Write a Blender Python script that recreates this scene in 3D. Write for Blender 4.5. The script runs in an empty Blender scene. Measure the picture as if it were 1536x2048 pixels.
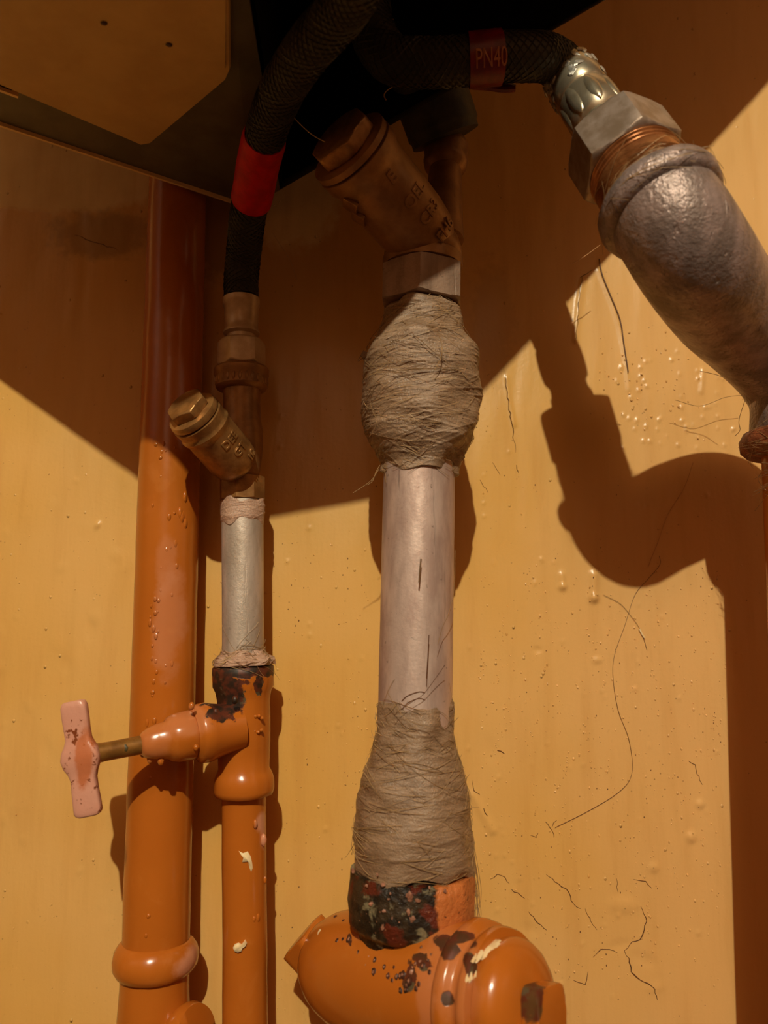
import bpy, bmesh, math, random
import numpy as np
from mathutils import Vector, Matrix, noise

# ------------------------------------------------------------------ camera, world, lamp, exposure
scn = bpy.context.scene
C = scn.collection
F = 1547.0                                     # focal length in pixels of the 1536x2048 frame
CAM = Vector((0.0, -0.36, 1.40))
PITCH = math.radians(8.0)
cam_data = bpy.data.cameras.new('camera')
cam_data.sensor_fit = 'VERTICAL'
cam_data.sensor_height = 36.0
cam_data.lens = F / 2048.0 * 36.0
cam_data.clip_start = 0.01
cam_data.dof.use_dof = True
cam_data.dof.focus_distance = 0.32
cam_data.dof.aperture_fstop = 11.0
cam = bpy.data.objects.new('camera', cam_data)
cam.location = CAM
cam.rotation_euler = (math.pi / 2 + PITCH, 0, 0)
C.objects.link(cam)
scn.camera = cam

world = bpy.data.worlds.new('room_air')
scn.world = world
world.use_nodes = True
world.node_tree.nodes['Background'].inputs[0].default_value = (0.10, 0.05, 0.015, 1)
world.node_tree.nodes['Background'].inputs[1].default_value = 0.05

LAMP = Vector((-0.065, -1.70, 1.427 + 0.70 * 1.70))
ld = bpy.data.lights.new('room_bulb', 'POINT')
ld.energy = 126.0
ld.color = (1.0, 0.95, 0.715)
ld.shadow_soft_size = 0.012
lo = bpy.data.objects.new('room_bulb', ld)
lo.location = LAMP
C.objects.link(lo)

scn.view_settings.view_transform = 'Standard'
scn.view_settings.look = 'None'
scn.view_settings.exposure = 0.0
scn.view_settings.gamma = 1.0
scn.view_settings.use_curve_mapping = False

random.seed(7)
rng = np.random.default_rng(11)

# ------------------------------------------------------------------ geometry helpers
FWD = Vector((0, math.cos(PITCH), math.sin(PITCH)))
UPV = Vector((0, -math.sin(PITCH), math.cos(PITCH)))
RGT = Vector((1, 0, 0))

def ray(px, py):
    return FWD * F + RGT * (px - 768) + UPV * (1024 - py)

def U(px, py, h):                               # survey point: sight line met at h metres off the wall
    d = ray(px, py)
    return CAM + d * ((-h - CAM.y) / d.y)

def UZ(px, py, z):
    d = ray(px, py)
    return CAM + d * ((z - CAM.z) / d.z)

def PX(p):
    d = p - CAM
    w = d.dot(FWD)
    return (768 + F * d.dot(RGT) / w, 1024 - F * d.dot(UPV) / w)

def mpp(p):                                     # metres per pixel at p
    return (p - CAM).dot(FWD) / F

def frame(d):
    d = d.normalized()
    a = Vector((0, 0, 1)) if abs(d.z) < 0.9 else Vector((0, -1, 0))
    u = a.cross(d).normalized()
    return u, d.cross(u).normalized()

class Mesh:
    def __init__(self):
        self.v, self.f = [], []
    def ring_strip(self, rings, close=True, cap0=True, cap1=True):
        n = len(rings[0])
        b = len(self.v)
        for r in rings:
            self.v.extend([tuple(p) for p in r])
        m = n if close else n - 1
        for i in range(len(rings) - 1):
            for j in range(m):
                k = (j + 1) % n
                self.f.append((b + i * n + j, b + i * n + k, b + (i + 1) * n + k, b + (i + 1) * n + j))
        if cap0:
            self.f.append(tuple(b + j for j in reversed(range(n))))
        if cap1:
            self.f.append(tuple(b + (len(rings) - 1) * n + j for j in range(n)))
        return self
    def lathe(self, a, d, prof, n=56, wob=0.0, lump=0.0, lscale=60.0, cap0=True, cap1=True, squash=1.0):
        d = d.normalized()
        u, w = frame(d)
        rings = []
        for s, r in prof:
            R = []
            for j in range(n):
                t = 2 * math.pi * j / n
                q = u * math.cos(t) + w * math.sin(t) * squash
                p = a + d * s + q * r
                if lump and r > 1e-5:
                    p = p + q * (lump * noise.noise(p * lscale) + 0.4 * lump * noise.noise(p * lscale * 3.1))
                R.append(p)
            rings.append(R)
        return self.ring_strip(rings, True, cap0, cap1)
    def hexa(self, a, d, s0, s1, af, sides=6, rot=0.0, cham=0.06, sub=10, round_=0.995):
        d = d.normalized()
        u, w = frame(d)
        L = s1 - s0
        c = min(af * cham, L * 0.35)
        ss = [s0, s0 + c * .35, s0 + c * .7, s0 + c, s1 - c, s1 - c * .7, s1 - c * .35, s1]
        k = 0.62 * (1 / math.cos(math.pi / sides) - 1) * af / (af * cham)
        rings = []
        for s in ss:
            e = min(s - s0, s1 - s)
            R = []
            for j in range(sides * sub):
                t = 2 * math.pi * j / (sides * sub)
                q = (t % (2 * math.pi / sides)) - math.pi / sides
                rho = af / 2 / math.cos(q)
                rho = min(rho, af / 2 * round_ / math.cos(math.pi / sides))
                rho = min(rho, af / 2 * 0.985 + k * e)
                R.append(a + d * s + (u * math.cos(t + rot) + w * math.sin(t + rot)) * rho)
            rings.append(R)
        return self.ring_strip(rings)
    def tube(self, pts, rad, n=24, cap=True):
        pts = [Vector(p) for p in pts]
        if not hasattr(rad, '__len__'):
            rad = [rad] * len(pts)
        T = [(pts[min(i + 1, len(pts) - 1)] - pts[max(i - 1, 0)]).normalized() for i in range(len(pts))]
        u, w = frame(T[0])
        rings = []
        for i, p in enumerate(pts):
            if i:
                u = (u - T[i] * u.dot(T[i])).normalized()
                w = T[i].cross(u)
            rings.append([p + (u * math.cos(2 * math.pi * j / n) + w * math.sin(2 * math.pi * j / n)) * rad[i] for j in range(n)])
        return self.ring_strip(rings, True, cap, cap)
    def prism(self, bottom, top):
        n = len(bottom)
        b = len(self.v)
        self.v.extend([tuple(p) for p in bottom] + [tuple(p) for p in top])
        for j in range(n):
            k = (j + 1) % n
            self.f.append((b + j, b + k, b + n + k, b + n + j))
        self.f.append(tuple(b + j for j in reversed(range(n))))
        self.f.append(tuple(b + n + j for j in range(n)))
        return self
    def blob(self, c, rx, ry, rz, axes=None, n=10, m=7, lump=0.15):
        c = Vector(c)
        ax = axes or (Vector((1, 0, 0)), Vector((0, 1, 0)), Vector((0, 0, 1)))
        rings = []
        sd = random.random() * 50
        for i in range(m + 1):
            ph = math.pi * i / m
            R = []
            for j in range(n):
                t = 2 * math.pi * j / n
                q = Vector((math.sin(ph) * math.cos(t), math.sin(ph) * math.sin(t), math.cos(ph)))
                k = 1 + lump * noise.noise(q * 1.7 + Vector((sd, sd, 0)))
                R.append(c + ax[0] * q.x * rx * k + ax[1] * q.y * ry * k + ax[2] * q.z * rz * k)
            rings.append(R)
        return self.ring_strip(rings)
    def build(self, name, mat, parent=None, smooth=True, sharp=38, stuff=False, label=None):
        me = bpy.data.meshes.new(name)
        base = parent_base(parent)
        me.from_pydata([(x - base[0], y - base[1], z - base[2]) for x, y, z in self.v], [], self.f)
        me.validate()
        me.materials.append(mat)
        bm = bmesh.new()
        bm.from_mesh(me)
        bmesh.ops.recalc_face_normals(bm, faces=bm.faces)
        bm.to_mesh(me)
        bm.free()
        if smooth:
            me.polygons.foreach_set('use_smooth', [True] * len(me.polygons))
            me.set_sharp_from_angle(angle=math.radians(sharp))
        o = bpy.data.objects.new(name, me)
        C.objects.link(o)
        if parent is not None:
            o.parent = parent
        if stuff:
            o['kind'] = 'stuff'
        if label:
            o['label'] = label
        return o

def parent_base(p):
    b = Vector((0, 0, 0))
    while p is not None:
        b = b + p.location
        p = p.parent
    return b

def thing(name, label, cat, loc, group=None):
    o = bpy.data.objects.new(name, None)
    o.empty_display_size = 0.01
    o.location = loc
    C.objects.link(o)
    o['label'] = label
    o['category'] = cat
    if group:
        o['group'] = group
    return o

def spline(pts, n=8):                           # Catmull-Rom through the points
    P = [Vector(p) for p in pts]
    P = [P[0] * 2 - P[1]] + P + [P[-1] * 2 - P[-2]]
    out = []
    for i in range(1, len(P) - 2):
        for k in range(n):
            t = k / n
            a, b, c, d = P[i - 1], P[i], P[i + 1], P[i + 2]
            out.append(0.5 * ((2 * b) + (c - a) * t + (2 * a - 5 * b + 4 * c - d) * t * t + (3 * b - a - 3 * c + d) * t ** 3))
    out.append(P[-2])
    return out

def interp(x, xs, ys):
    return float(np.interp(x, xs, ys))

# ------------------------------------------------------------------ material helpers
def S(r, g, b):
    f = lambda c: (c / 255 / 12.92) if c / 255 <= 0.04045 else ((c / 255 + 0.055) / 1.055) ** 2.4
    return (f(r), f(g), f(b), 1)

class Mat:
    def __init__(self, name):
        self.m = bpy.data.materials.new(name)
        self.m.use_nodes = True
        self.t = self.m.node_tree
        self.t.nodes.clear()
        self.out = self.n('ShaderNodeOutputMaterial')
        self.b = self.n('ShaderNodeBsdfPrincipled')
        self.t.links.new(self.b.outputs[0], self.out.inputs[0])
        self.tc = self.n('ShaderNodeTexCoord').outputs['Object']
    def n(self, typ, **kw):
        nd = self.t.nodes.new(typ)
        for k, v in kw.items():
            setattr(nd, k, v)
        return nd
    def put(self, sock, v):
        if isinstance(v, bpy.types.NodeSocket):
            self.t.links.new(v, sock)
        else:
            sock.default_value = v
    def set(self, **kw):
        names = dict(color='Base Color', rough='Roughness', metal='Metallic', spec='Specular IOR Level', normal='Normal', coat='Coat Weight', coatr='Coat Roughness', aniso='Anisotropic', sheen='Sheen Weight')
        for k, v in kw.items():
            self.put(self.b.inputs[names[k]], v)
        return self
    def scale(self, v, vec=None):
        nd = self.n('ShaderNodeVectorMath', operation='MULTIPLY')
        self.put(nd.inputs[0], vec or self.tc)
        nd.inputs[1].default_value = v
        return nd.outputs[0]
    def off(self, v, vec=None):
        nd = self.n('ShaderNodeVectorMath', operation='SUBTRACT')
        self.put(nd.inputs[0], vec or self.tc)
        nd.inputs[1].default_value = v
        return nd.outputs[0]
    def noise(self, scale, detail=4, rough=0.55, vec=None, dist=0.0):
        nd = self.n('ShaderNodeTexNoise')
        self.put(nd.inputs['Vector'], vec or self.tc)
        nd.inputs['Scale'].default_value = scale
        nd.inputs['Detail'].default_value = detail
        nd.inputs['Roughness'].default_value = rough
        nd.inputs['Distortion'].default_value = dist
        return nd.outputs['Fac']
    def voro(self, scale, vec=None, feature='F1', out='Distance'):
        nd = self.n('ShaderNodeTexVoronoi', feature=feature)
        self.put(nd.inputs['Vector'], vec or self.tc)
        nd.inputs['Scale'].default_value = scale
        return nd.outputs[out]
    def math(self, op, a, b=0.0, clamp=False):
        nd = self.n('ShaderNodeMath', operation=op)
        nd.use_clamp = clamp
        self.put(nd.inputs[0], a)
        self.put(nd.inputs[1], b)
        return nd.outputs[0]
    def ramp(self, fac, lo, hi, a=0.0, b=1.0):
        nd = self.n('ShaderNodeMapRange')
        nd.interpolation_type = 'SMOOTHSTEP'
        self.put(nd.inputs[0], fac)
        for i, v in enumerate((lo, hi, a, b)):
            nd.inputs[i + 1].default_value = v
        return nd.outputs[0]
    def mix(self, fac, a, b):
        nd = self.n('ShaderNodeMix', data_type='RGBA')
        self.put(nd.inputs[0], fac)
        self.put(nd.inputs[6], a)
        self.put(nd.inputs[7], b)
        return nd.outputs[2]
    def bump(self, h, strength=0.3, dist=0.001, normal=None):
        nd = self.n('ShaderNodeBump')
        self.put(nd.inputs['Height'], h)
        nd.inputs['Strength'].default_value = strength
        nd.inputs['Distance'].default_value = dist
        if normal is not None:
            self.put(nd.inputs['Normal'], normal)
        return nd.outputs[0]
    def patch(self, c, rad, base, nscale=180, edge=0.12, amp=0.9, r0=1.0):   # worn spot with a ragged outline: 1 inside
        v = self.off(tuple(Vector(c) - Vector(base)))
        v = self.scale((1 / rad[0], 1 / rad[1], 1 / rad[2]), v)
        ln = self.n('ShaderNodeVectorMath', operation='LENGTH')
        self.put(ln.inputs[0], v)
        nz = self.math('MULTIPLY', self.math('SUBTRACT', self.noise(nscale, 5, 0.6), 0.5), amp * 2)
        d = self.math('ADD', ln.outputs['Value'], nz)
        return self.ramp(d, r0 - edge, r0 + edge, 1.0, 0.0)

def sep_z(M, vec=None):
    nd = M.n('ShaderNodeSeparateXYZ')
    M.put(nd.inputs[0], vec or M.tc)
    return nd.outputs

# ---- wall paint
def wall_material():
    M = Mat('ochre_wall_paint')
    big = M.noise(9, 3, 0.5)
    col = M.mix(M.ramp(big, 0.3, 0.7), S(216, 164, 84), S(222, 174, 104))
    xyz = sep_z(M)
    pink = M.ramp(M.math('ADD', xyz[0], M.math('MULTIPLY', big, 0.12)), 0.06, 0.20)
    col = M.mix(M.math('MULTIPLY', pink, 0.6), col, S(222, 172, 114))
    fine = M.noise(420, 5, 0.6)
    col = M.mix(M.math('MULTIPLY', M.ramp(fine, 0.62, 0.8), 0.28), col, S(150, 95, 40))
    # bare plaster scraped clean behind the heater, with its own ragged outline
    pm = M.patch(U(130, 330, 0), (0.085, 1.0, 0.0245), (0, 0, 0), 45, 0.07, 0.35)
    pm2 = M.patch(U(590, 400, 0), (0.022, 1.0, 0.026), (0, 0, 0), 90, 0.2, 0.5)
    pall = M.math('MAXIMUM', pm, pm2)
    pl = M.mix(M.noise(70, 4), S(246, 220, 162), S(226, 194, 136))
    col = M.mix(M.math('MULTIPLY', pall, 0.95), col, pl)
    dirt = M.patch(U(205, 470, 0), (0.024, 1.0, 0.012), (0, 0, 0), 130, 0.35, 0.75)
    dirt2 = M.patch(U(985, 640, 0), (0.010, 1.0, 0.03), (0, 0, 0), 210, 0.3, 0.8)
    dirt3 = M.patch(U(430, 430, 0), (0.020, 1.0, 0.03), (0, 0, 0), 100, 0.3, 0.6)
    dd = M.math('MAXIMUM', M.math('MAXIMUM', dirt, M.math('MULTIPLY', dirt2, .4)), M.math('MULTIPLY', dirt3, 1.3, True))
    col = M.mix(M.math('MULTIPLY', dd, 0.38), col, S(70, 45, 24))
    col = M.mix(M.math('MULTIPLY', M.ramp(M.noise(90, 4, .6, M.scale((1, 1, .13))), .45, .72), .22), col, S(188, 128, 58))
    sp = M.voro(150, M.scale((1, 1, 0.8)))
    pick = M.voro(150, M.scale((1, 1, 0.8)), out='Color')
    sx = M.n('ShaderNodeSeparateColor')
    M.put(sx.inputs[0], pick)
    keep = M.ramp(sx.outputs[0], 0.50, 0.70)
    pim = M.math('MULTIPLY', M.ramp(sp, 0.02, 0.115, 1.0, 0.0), keep)
    dens = M.ramp(M.noise(22, 2), 0.40, 0.55)
    pim = M.math('MULTIPLY', pim, dens)
    dots = M.math('MULTIPLY', M.ramp(M.voro(190), 0.035, 0.085, 1.0, 0.0), M.ramp(M.noise(60, 2), 0.50, 0.58))
    col = M.mix(M.math('MULTIPLY', dots, 0.55), col, S(96, 58, 26))
    streak = M.noise(70, 4, 0.6, M.scale((1, 1, 0.16)))
    wav = M.noise(60, 3, 0.5, M.scale((1, 1, 0.6)))
    h = M.math('ADD', M.math('MULTIPLY', streak, 0.42), M.math('MULTIPLY', M.noise(500, 3), 0.08))
    h = M.math('ADD', h, M.math('MULTIPLY', wav, 0.30))
    h = M.math('ADD', h, M.math('MULTIPLY', pim, 0.9))
    nrm = M.bump(h, 0.85, 0.0009)
    M.set(color=col, rough=M.ramp(pall, 0, 1, 0.30, 0.7), spec=0.45, normal=nrm)
    return M.m

def orange_paint(name, base, rust=(), a=(186, 104, 32), b=(172, 92, 26), bump=0.25, rough=0.22, pink=(), rustcol=(40, 26, 16)):
    M = Mat(name)
    col = M.mix(M.noise(35, 4), S(*a), S(*b))
    pale = M.ramp(M.noise(55, 5, 0.6, None, 0.5), 0.58, 0.75)
    col = M.mix(M.math('MULTIPLY', pale, 0.25), col, S(206, 128, 62))
    for (c, r, k) in pink:
        col = M.mix(M.math('MULTIPLY', M.patch(c, r, base, 120, 0.3, 0.6), k), col, S(206, 142, 110))
    h = M.math('ADD', M.math('MULTIPLY', M.noise(95, 4, 0.5), 0.5), M.math('MULTIPLY', M.noise(330, 3, 0.5), 0.12))
    rg = rough
    if rust:
        allm = None
        for (c, r, amp) in rust:
            m = M.patch(c, r, base, 230, 0.07, amp)
            allm = m if allm is None else M.math('MAXIMUM', allm, m)
        rc = M.mix(M.ramp(M.noise(260, 4), 0.42, 0.62), S(*rustcol), S(92, 40, 20))
        rc = M.mix(M.ramp(M.noise(170, 3), 0.58, 0.66), rc, S(86, 74, 52))
        col = M.mix(allm, col, rc)
        h = M.math('SUBTRACT', h, M.math('MULTIPLY', allm, 0.5))
        rg = M.ramp(allm, 0, 1, rough, 0.5)
    M.set(color=col, rough=rg, spec=0.5, normal=M.bump(h, bump, 0.0012))
    return M.m

def galv(name, a=(176, 166, 158), b=(140, 126, 116), bump=0.25, scr=True, metal=0.35, rough=0.40):
    M = Mat(name)
    n1 = M.noise(120, 5, 0.6, M.scale((1, 1, 0.35)))
    col = M.mix(M.ramp(n1, 0.35, 0.65), S(*a), S(*b))
    sc = M.ramp(M.noise(300, 3, 0.6, M.scale((1, 1, 0.07))), 0.62, 0.72)
    if scr:
        col = M.mix(M.math('MULTIPLY', sc, 0.35), col, S(84, 72, 62))
    dk = M.ramp(M.noise(480, 4), 0.66, 0.74)
    col = M.mix(M.math('MULTIPLY', dk, 0.5), col, S(70, 58, 48))
    h = M.math('ADD', M.math('MULTIPLY', M.noise(700, 3), 0.5), M.math('MULTIPLY', sc, -0.3))
    M.set(color=col, metal=metal, rough=M.ramp(n1, 0.3, 0.7, rough - .06, rough + .08), spec=0.5, normal=M.bump(h, bump, 0.0009 if not scr else 0.0004))
    return M.m

def simple(name, a, b, metal=0.0, rough=0.4, bump=0.15, nscale=200, dist=0.0004, spec=0.5, stretch=(1, 1, 1)):
    M = Mat(name)
    nn = M.noise(nscale, 5, 0.6, M.scale(stretch))
    col = M.mix(M.ramp(nn, 0.35, 0.65), S(*a), S(*b))
    M.set(color=col, metal=metal, rough=rough, spec=spec, normal=M.bump(M.noise(nscale * 2.5, 4, 0.6, M.scale(stretch)), bump, dist))
    return M.m

def hemp_material(name, a=(158, 129, 103), b=(126, 99, 75)):
    M = Mat(name)
    n1 = M.noise(160, 5, 0.65, M.scale((0.5, 0.5, 3.2)), 0.6)
    col = M.mix(M.ramp(n1, 0.32, 0.66), S(*a), S(*b))
    col = M.mix(M.math('MULTIPLY', M.ramp(M.noise(420, 3), 0.62, 0.78), 0.4), col, S(78, 56, 36))
    h = M.math('ADD', M.math('MULTIPLY', n1, .8), M.math('MULTIPLY', M.noise(1300, 3, .7), 0.9))
    M.set(color=col, rough=M.ramp(M.noise(500, 3), 0.35, 0.65, 0.22, 0.5), spec=0.6, normal=M.bump(h, 0.6, 0.0007))
    return M.m

def braid_material():
    M = Mat('black_braid')
    uv = M.n('ShaderNodeTexCoord').outputs['UV']
    col = M.mix(M.noise(300, 4), S(60, 53, 37), S(42, 36, 25))
    M.set(color=col, rough=0.55, spec=0.35, normal=M.bump(M.noise(900, 3), 0.3, 0.0003))
    return M.m

WALL = wall_material()
BRASS = simple('aged_brass', (168, 122, 70), (132, 92, 50), 0.55, 0.36, 0.3, 160)
BRASS_DARK = simple('dull_brass', (156, 112, 68), (134, 94, 54), 0.45, 0.42, 0.3, 140)
NICKEL = simple('nickel_plate', (196, 184, 160), (168, 150, 122), 0.8, 0.26, 0.12, 90)
NICKEL_DULL = simple('dull_nickel', (200, 176, 146), (180, 154, 124), 0.3, 0.36, 0.2, 150)
NUT_GREY = simple('worn_nut', (168, 150, 138), (138, 118, 100), 0.5, 0.38, 0.35, 130)
ADAPTER = galv('shaded_adapter_paint', (160, 132, 112), (130, 104, 86), 0.5, False, 0.15, 0.4)  # darker copy of the steel, the boiler's shade put into the colour
COPPER = simple('copper_thread', (176, 116, 70), (136, 82, 44), 0.6, 0.3, 0.2, 160)
CRIMP = simple('crimped_steel', (226, 222, 212), (176, 170, 160), 0.6, 0.25, 0.5, 260, 0.0012)
GALV = galv('galvanised_steel', (216, 194, 184), (182, 156, 146), metal=0.55, rough=0.5, bump=0.4)
GALV_ROUGH = galv('cast_galvanised', (168, 148, 144), (130, 114, 108), 1.0, False, 0.45, 0.38)
GALV_THIN = galv('galvanised_nipple', (208, 194, 182), (176, 160, 146), 0.3, False, 0.5, 0.48)
HEMP = hemp_material('hemp_and_paste')
HEMP_PINK = hemp_material('pale_jointing_paste', (196, 160, 138), (166, 128, 106))
STRAND = simple('hemp_strand', (176, 142, 100), (140, 108, 70), 0, 0.5, 0.1)
HAIR = simple('pale_hair', (196, 140, 72), (176, 120, 56), 0, 0.4, 0.1)
HAIR_DARK = simple('dark_fibre', (104, 62, 28), (84, 48, 22), 0, 0.6, 0.1)
WEB = simple('dusty_web', (206, 176, 130), (180, 150, 104), 0, 0.6, 0.1)
RED = simple('red_sleeve', (205, 2, 12), (180, 0, 8), 0, 0.5, 0.15, 200, spec=.2)
RED_DARK = simple('red_tag', (120, 5, 5), (96, 3, 3), 0, 0.4, 0.15, 200)
TAG_PRINT = simple('tag_print', (180, 110, 66), (160, 92, 54), 0, 0.5, 0.1)
BRAID = braid_material()
CASING = simple('heater_casing', (106, 96, 76), (92, 82, 64), 0.0, 0.5, 0.1, 60)
CREAM = simple('cream_cover', (206, 168, 104), (194, 154, 92), 0.0, 0.5, 0.15, 40)
LIP = simple('folded_lip', (250, 214, 150), (240, 200, 136), 0.0, 0.5, 0.1, 80)  # casing edge colour, brightened for the light it catches
BLACK = simple('shade_black', (14, 11, 9), (9, 7, 6), 0.0, 0.8, 0.2, 80, spec=0.1)  # near-black that stands in for the shade inside openings
RUBBER = simple('dark_rubber', (60, 52, 38), (42, 36, 26), 0.0, 0.55, 0.3, 150)
PINK = simple('pink_primer', (222, 160, 134), (206, 142, 116), 0.0, 0.3, 0.3, 200, 0.0008)
CRACK = simple('crack_edge', (112, 66, 26), (86, 48, 18), 0, 0.8, 0.1)
WHITE_SPLASH = simple('white_splash', (240, 216, 170), (226, 196, 148), 0, 0.25, 0.2)
CHIP = simple('primer_chip', (230, 166, 116), (210, 144, 96), 0, 0.4, 0.2)
SPOT = simple('dark_spot', (78, 36, 18), (50, 26, 14), 0, 0.5, 0.3)

# ------------------------------------------------------------------ wall
RELIEF = {}
def relief(p):                                    # how proud the paint stands at (x, z)
    x, z, y = RELIEF['x'], RELIEF['z'], RELIEF['y']
    i = int(np.clip(np.searchsorted(x, p.x), 1, len(x) - 1)); j = int(np.clip(np.searchsorted(z, p.z), 1, len(z) - 1))
    return -float(min(y[j, i], y[j - 1, i], y[j, i - 1], y[j - 1, i - 1]))
def WP(px, py, h):                                # surveyed point h above the painted surface
    p = U(px, py, h)
    return Vector((p.x, -h - relief(p), p.z))

def build_wall():
    def axis(lo, hi, a, b, fine, nout):
        left = lo + (a - lo) * (1 - (1 - np.linspace(0, 1, nout, endpoint=False)) ** 2)
        right = b + (hi - b) * np.linspace(0, 1, nout + 1)[1:] ** 2
        return np.concatenate([left, np.linspace(a, b, fine), right])
    xs = axis(-1.1, 1.1, -0.215, 0.235, 600, 14)
    zs = axis(0.0, 2.72, 1.16, 1.70, 600, 14)
    X, Z = np.meshgrid(xs, zs)
    Y = np.zeros_like(X)
    def sm(n, seed):                            # smooth random field
        r = np.random.default_rng(seed)
        s = np.zeros_like(X)
        for _ in range(n):
            k = r.normal(0, 1, 2) * np.array([90, 45])
            s += np.sin(X * k[0] + Z * k[1] + r.uniform(0, 6.28))
        return s / math.sqrt(n)
    Y -= 0.00018 * sm(14, 1)
    Y -= 0.00009 * np.sin(X * 260 + 2.0 * sm(6, 3))
    def add(px, py, rx, rz, a, ang=0.0):        # a swelling of paint (a > 0 stands proud)
        c = U(px, py, 0)
        m = 0.00023
        u = ((X - c.x) * math.cos(ang) + (Z - c.z) * math.sin(ang)) / (rx * m)
        w = (-(X - c.x) * math.sin(ang) + (Z - c.z) * math.cos(ang)) / (rz * m)
        Y[...] -= a * np.exp(-(u * u + w * w) ** 1.5)
    def run(pts, r, a):                         # a paint run: ridge along a polyline with a fat end
        P = [U(x, y, 0) for x, y in pts]
        m = 0.00023
        d = np.full_like(X, 9.0)
        for p, q in zip(P, P[1:]):
            ex, ez = q.x - p.x, q.z - p.z
            t = np.clip(((X - p.x) * ex + (Z - p.z) * ez) / (ex * ex + ez * ez), 0, 1)
            d = np.minimum(d, np.hypot(X - p.x - t * ex, Z - p.z - t * ez))
        Y[...] -= a * np.exp(-(d / (r * m)) ** 2)
    run([(1188, 1150), (1187, 1195)], 9, 0.0011)
    add(1188, 1196, 9, 9, 0.0010)
    run([(1124, 1150), (1125, 1172)], 7, 0.0008)
    add(1125, 1174, 8, 7, 0.0007)
    run([(1165, 560), (1158, 600), (1150, 680)], 6, 0.0008)
    run([(1196, 540), (1225, 610), (1240, 660), (1252, 720), (1258, 780)], 4, 0.0005)
    run([(945, 1590), (965, 1625), (985, 1660)], 8, 0.0007)
    run([(1013, 755), (1018, 800), (1028, 850)], 4, 0.0006)
    run([(1405, 740), (1402, 785)], 4, 0.0007)
    add(1382, 1674, 9, 10, 0.0009)
    add(1307, 1735, 10, 9, 0.0006)
    add(1194, 1320, 9, 6, 0.0006)
    add(195, 1050, 5, 8, 0.0008, -0.5)
    add(1400, 1608, 8, 8, 0.0007)
    add(1075, 1300, 8, 6, -0.0004)
    add(1245, 1810, 26, 14, 0.0005)
    for px, py in ((1240, 1890), (1290, 1920), (1310, 1975), (1060, 1860), (980, 1500), (600, 1400), (130, 1330), (90, 1500), (180, 1260)):
        add(px, py, random.uniform(14, 30), random.uniform(8, 16), random.choice((-1, 1)) * 0.0003, random.random() * 3)
    r = np.random.default_rng(5)
    for _ in range(110):
        px, py = r.uniform(560, 1450), r.uniform(820, 2048)
        s = r.uniform(2.2, 3.6)
        add(px, py, s, s * r.uniform(1, 1.7), r.uniform(0.0002, 0.0006), r.uniform(-.6, .6))
    for _ in range(40):
        px, py = r.uniform(0, 260), r.uniform(950, 2048)
        s = r.uniform(5, 14)
        add(px, py, s, s * r.uniform(1, 2), r.uniform(0.0001, 0.0003), r.uniform(-.8, .8))
    for _ in range(50):
        px, py = r.uniform(1230, 1470), r.uniform(700, 900)
        add(px, py, 3, 4, r.uniform(0.0003, 0.0008))
    RELIEF.update(x=xs, z=zs, y=Y)
    co = np.stack([X, Y, Z], -1).reshape(-1, 3).astype(np.float32)
    nz, nx = X.shape
    i = np.arange(nz * nx).reshape(nz, nx)
    quads = np.stack([i[:-1, :-1], i[:-1, 1:], i[1:, 1:], i[1:, :-1]], -1).reshape(-1, 4)
    me = bpy.data.meshes.new('wall_back')
    me.vertices.add(len(co)); me.vertices.foreach_set('co', co.ravel())
    me.loops.add(quads.size); me.loops.foreach_set('vertex_index', quads.ravel().astype(np.int32))
    me.polygons.add(len(quads))
    me.polygons.foreach_set('loop_start', np.arange(0, quads.size, 4, dtype=np.int32))
    me.update(calc_edges=True)
    me.polygons.foreach_set('use_smooth', np.ones(len(quads), dtype=bool))
    me.materials.append(WALL)
    o = bpy.data.objects.new('wall_back', me)
    o['kind'] = 'structure'
    o['label'] = 'lumpy ochre gloss-painted wall behind the pipes'
    C.objects.link(o)
    return o

wall = build_wall()

def room_shell():                                # the small boiler room the bulb hangs in
    m_wall = simple('room_paint', (112, 74, 40), (104, 68, 36), 0, .5, .1, 8)
    m_floor = simple('dark_floor', (70, 50, 36), (58, 40, 28), 0, .6, .1, 8)
    m_ceil = simple('ceiling_paint', (120, 86, 52), (112, 80, 46), 0, .8, .1, 8)
    def slab(name, lo, hi, m, label):
        a, b = Vector(lo), Vector(hi)
        bot = [Vector((x, y, a.z)) for x, y in ((a.x, a.y), (b.x, a.y), (b.x, b.y), (a.x, b.y))]
        o = Mesh().prism(bot, [up_(p, b.z) for p in bot]).build(name, m, None, smooth=False)
        o['kind'] = 'structure'
        o['label'] = label
    up_ = lambda p, z: Vector((p.x, p.y, z))
    slab('floor', (-1.2, -2.7, -.05), (1.2, .0, 0), m_floor, 'dark floor of the boiler room')
    slab('ceiling', (-1.2, -2.7, 2.72), (1.2, .0, 2.77), m_ceil, 'pale ceiling of the boiler room')
    slab('wall_left', (-1.15, -2.7, 0), (-1.1, -.002, 2.72), m_wall, 'ochre side wall left of the pipes')
    slab('wall_right', (1.1, -2.7, 0), (1.15, -.002, 2.72), m_wall, 'ochre side wall right of the pipes')
    slab('wall_front', (-1.1, -2.65, 0), (1.1, -2.6, 2.72), m_wall, 'ochre wall opposite the pipes')
room_shell()

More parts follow.
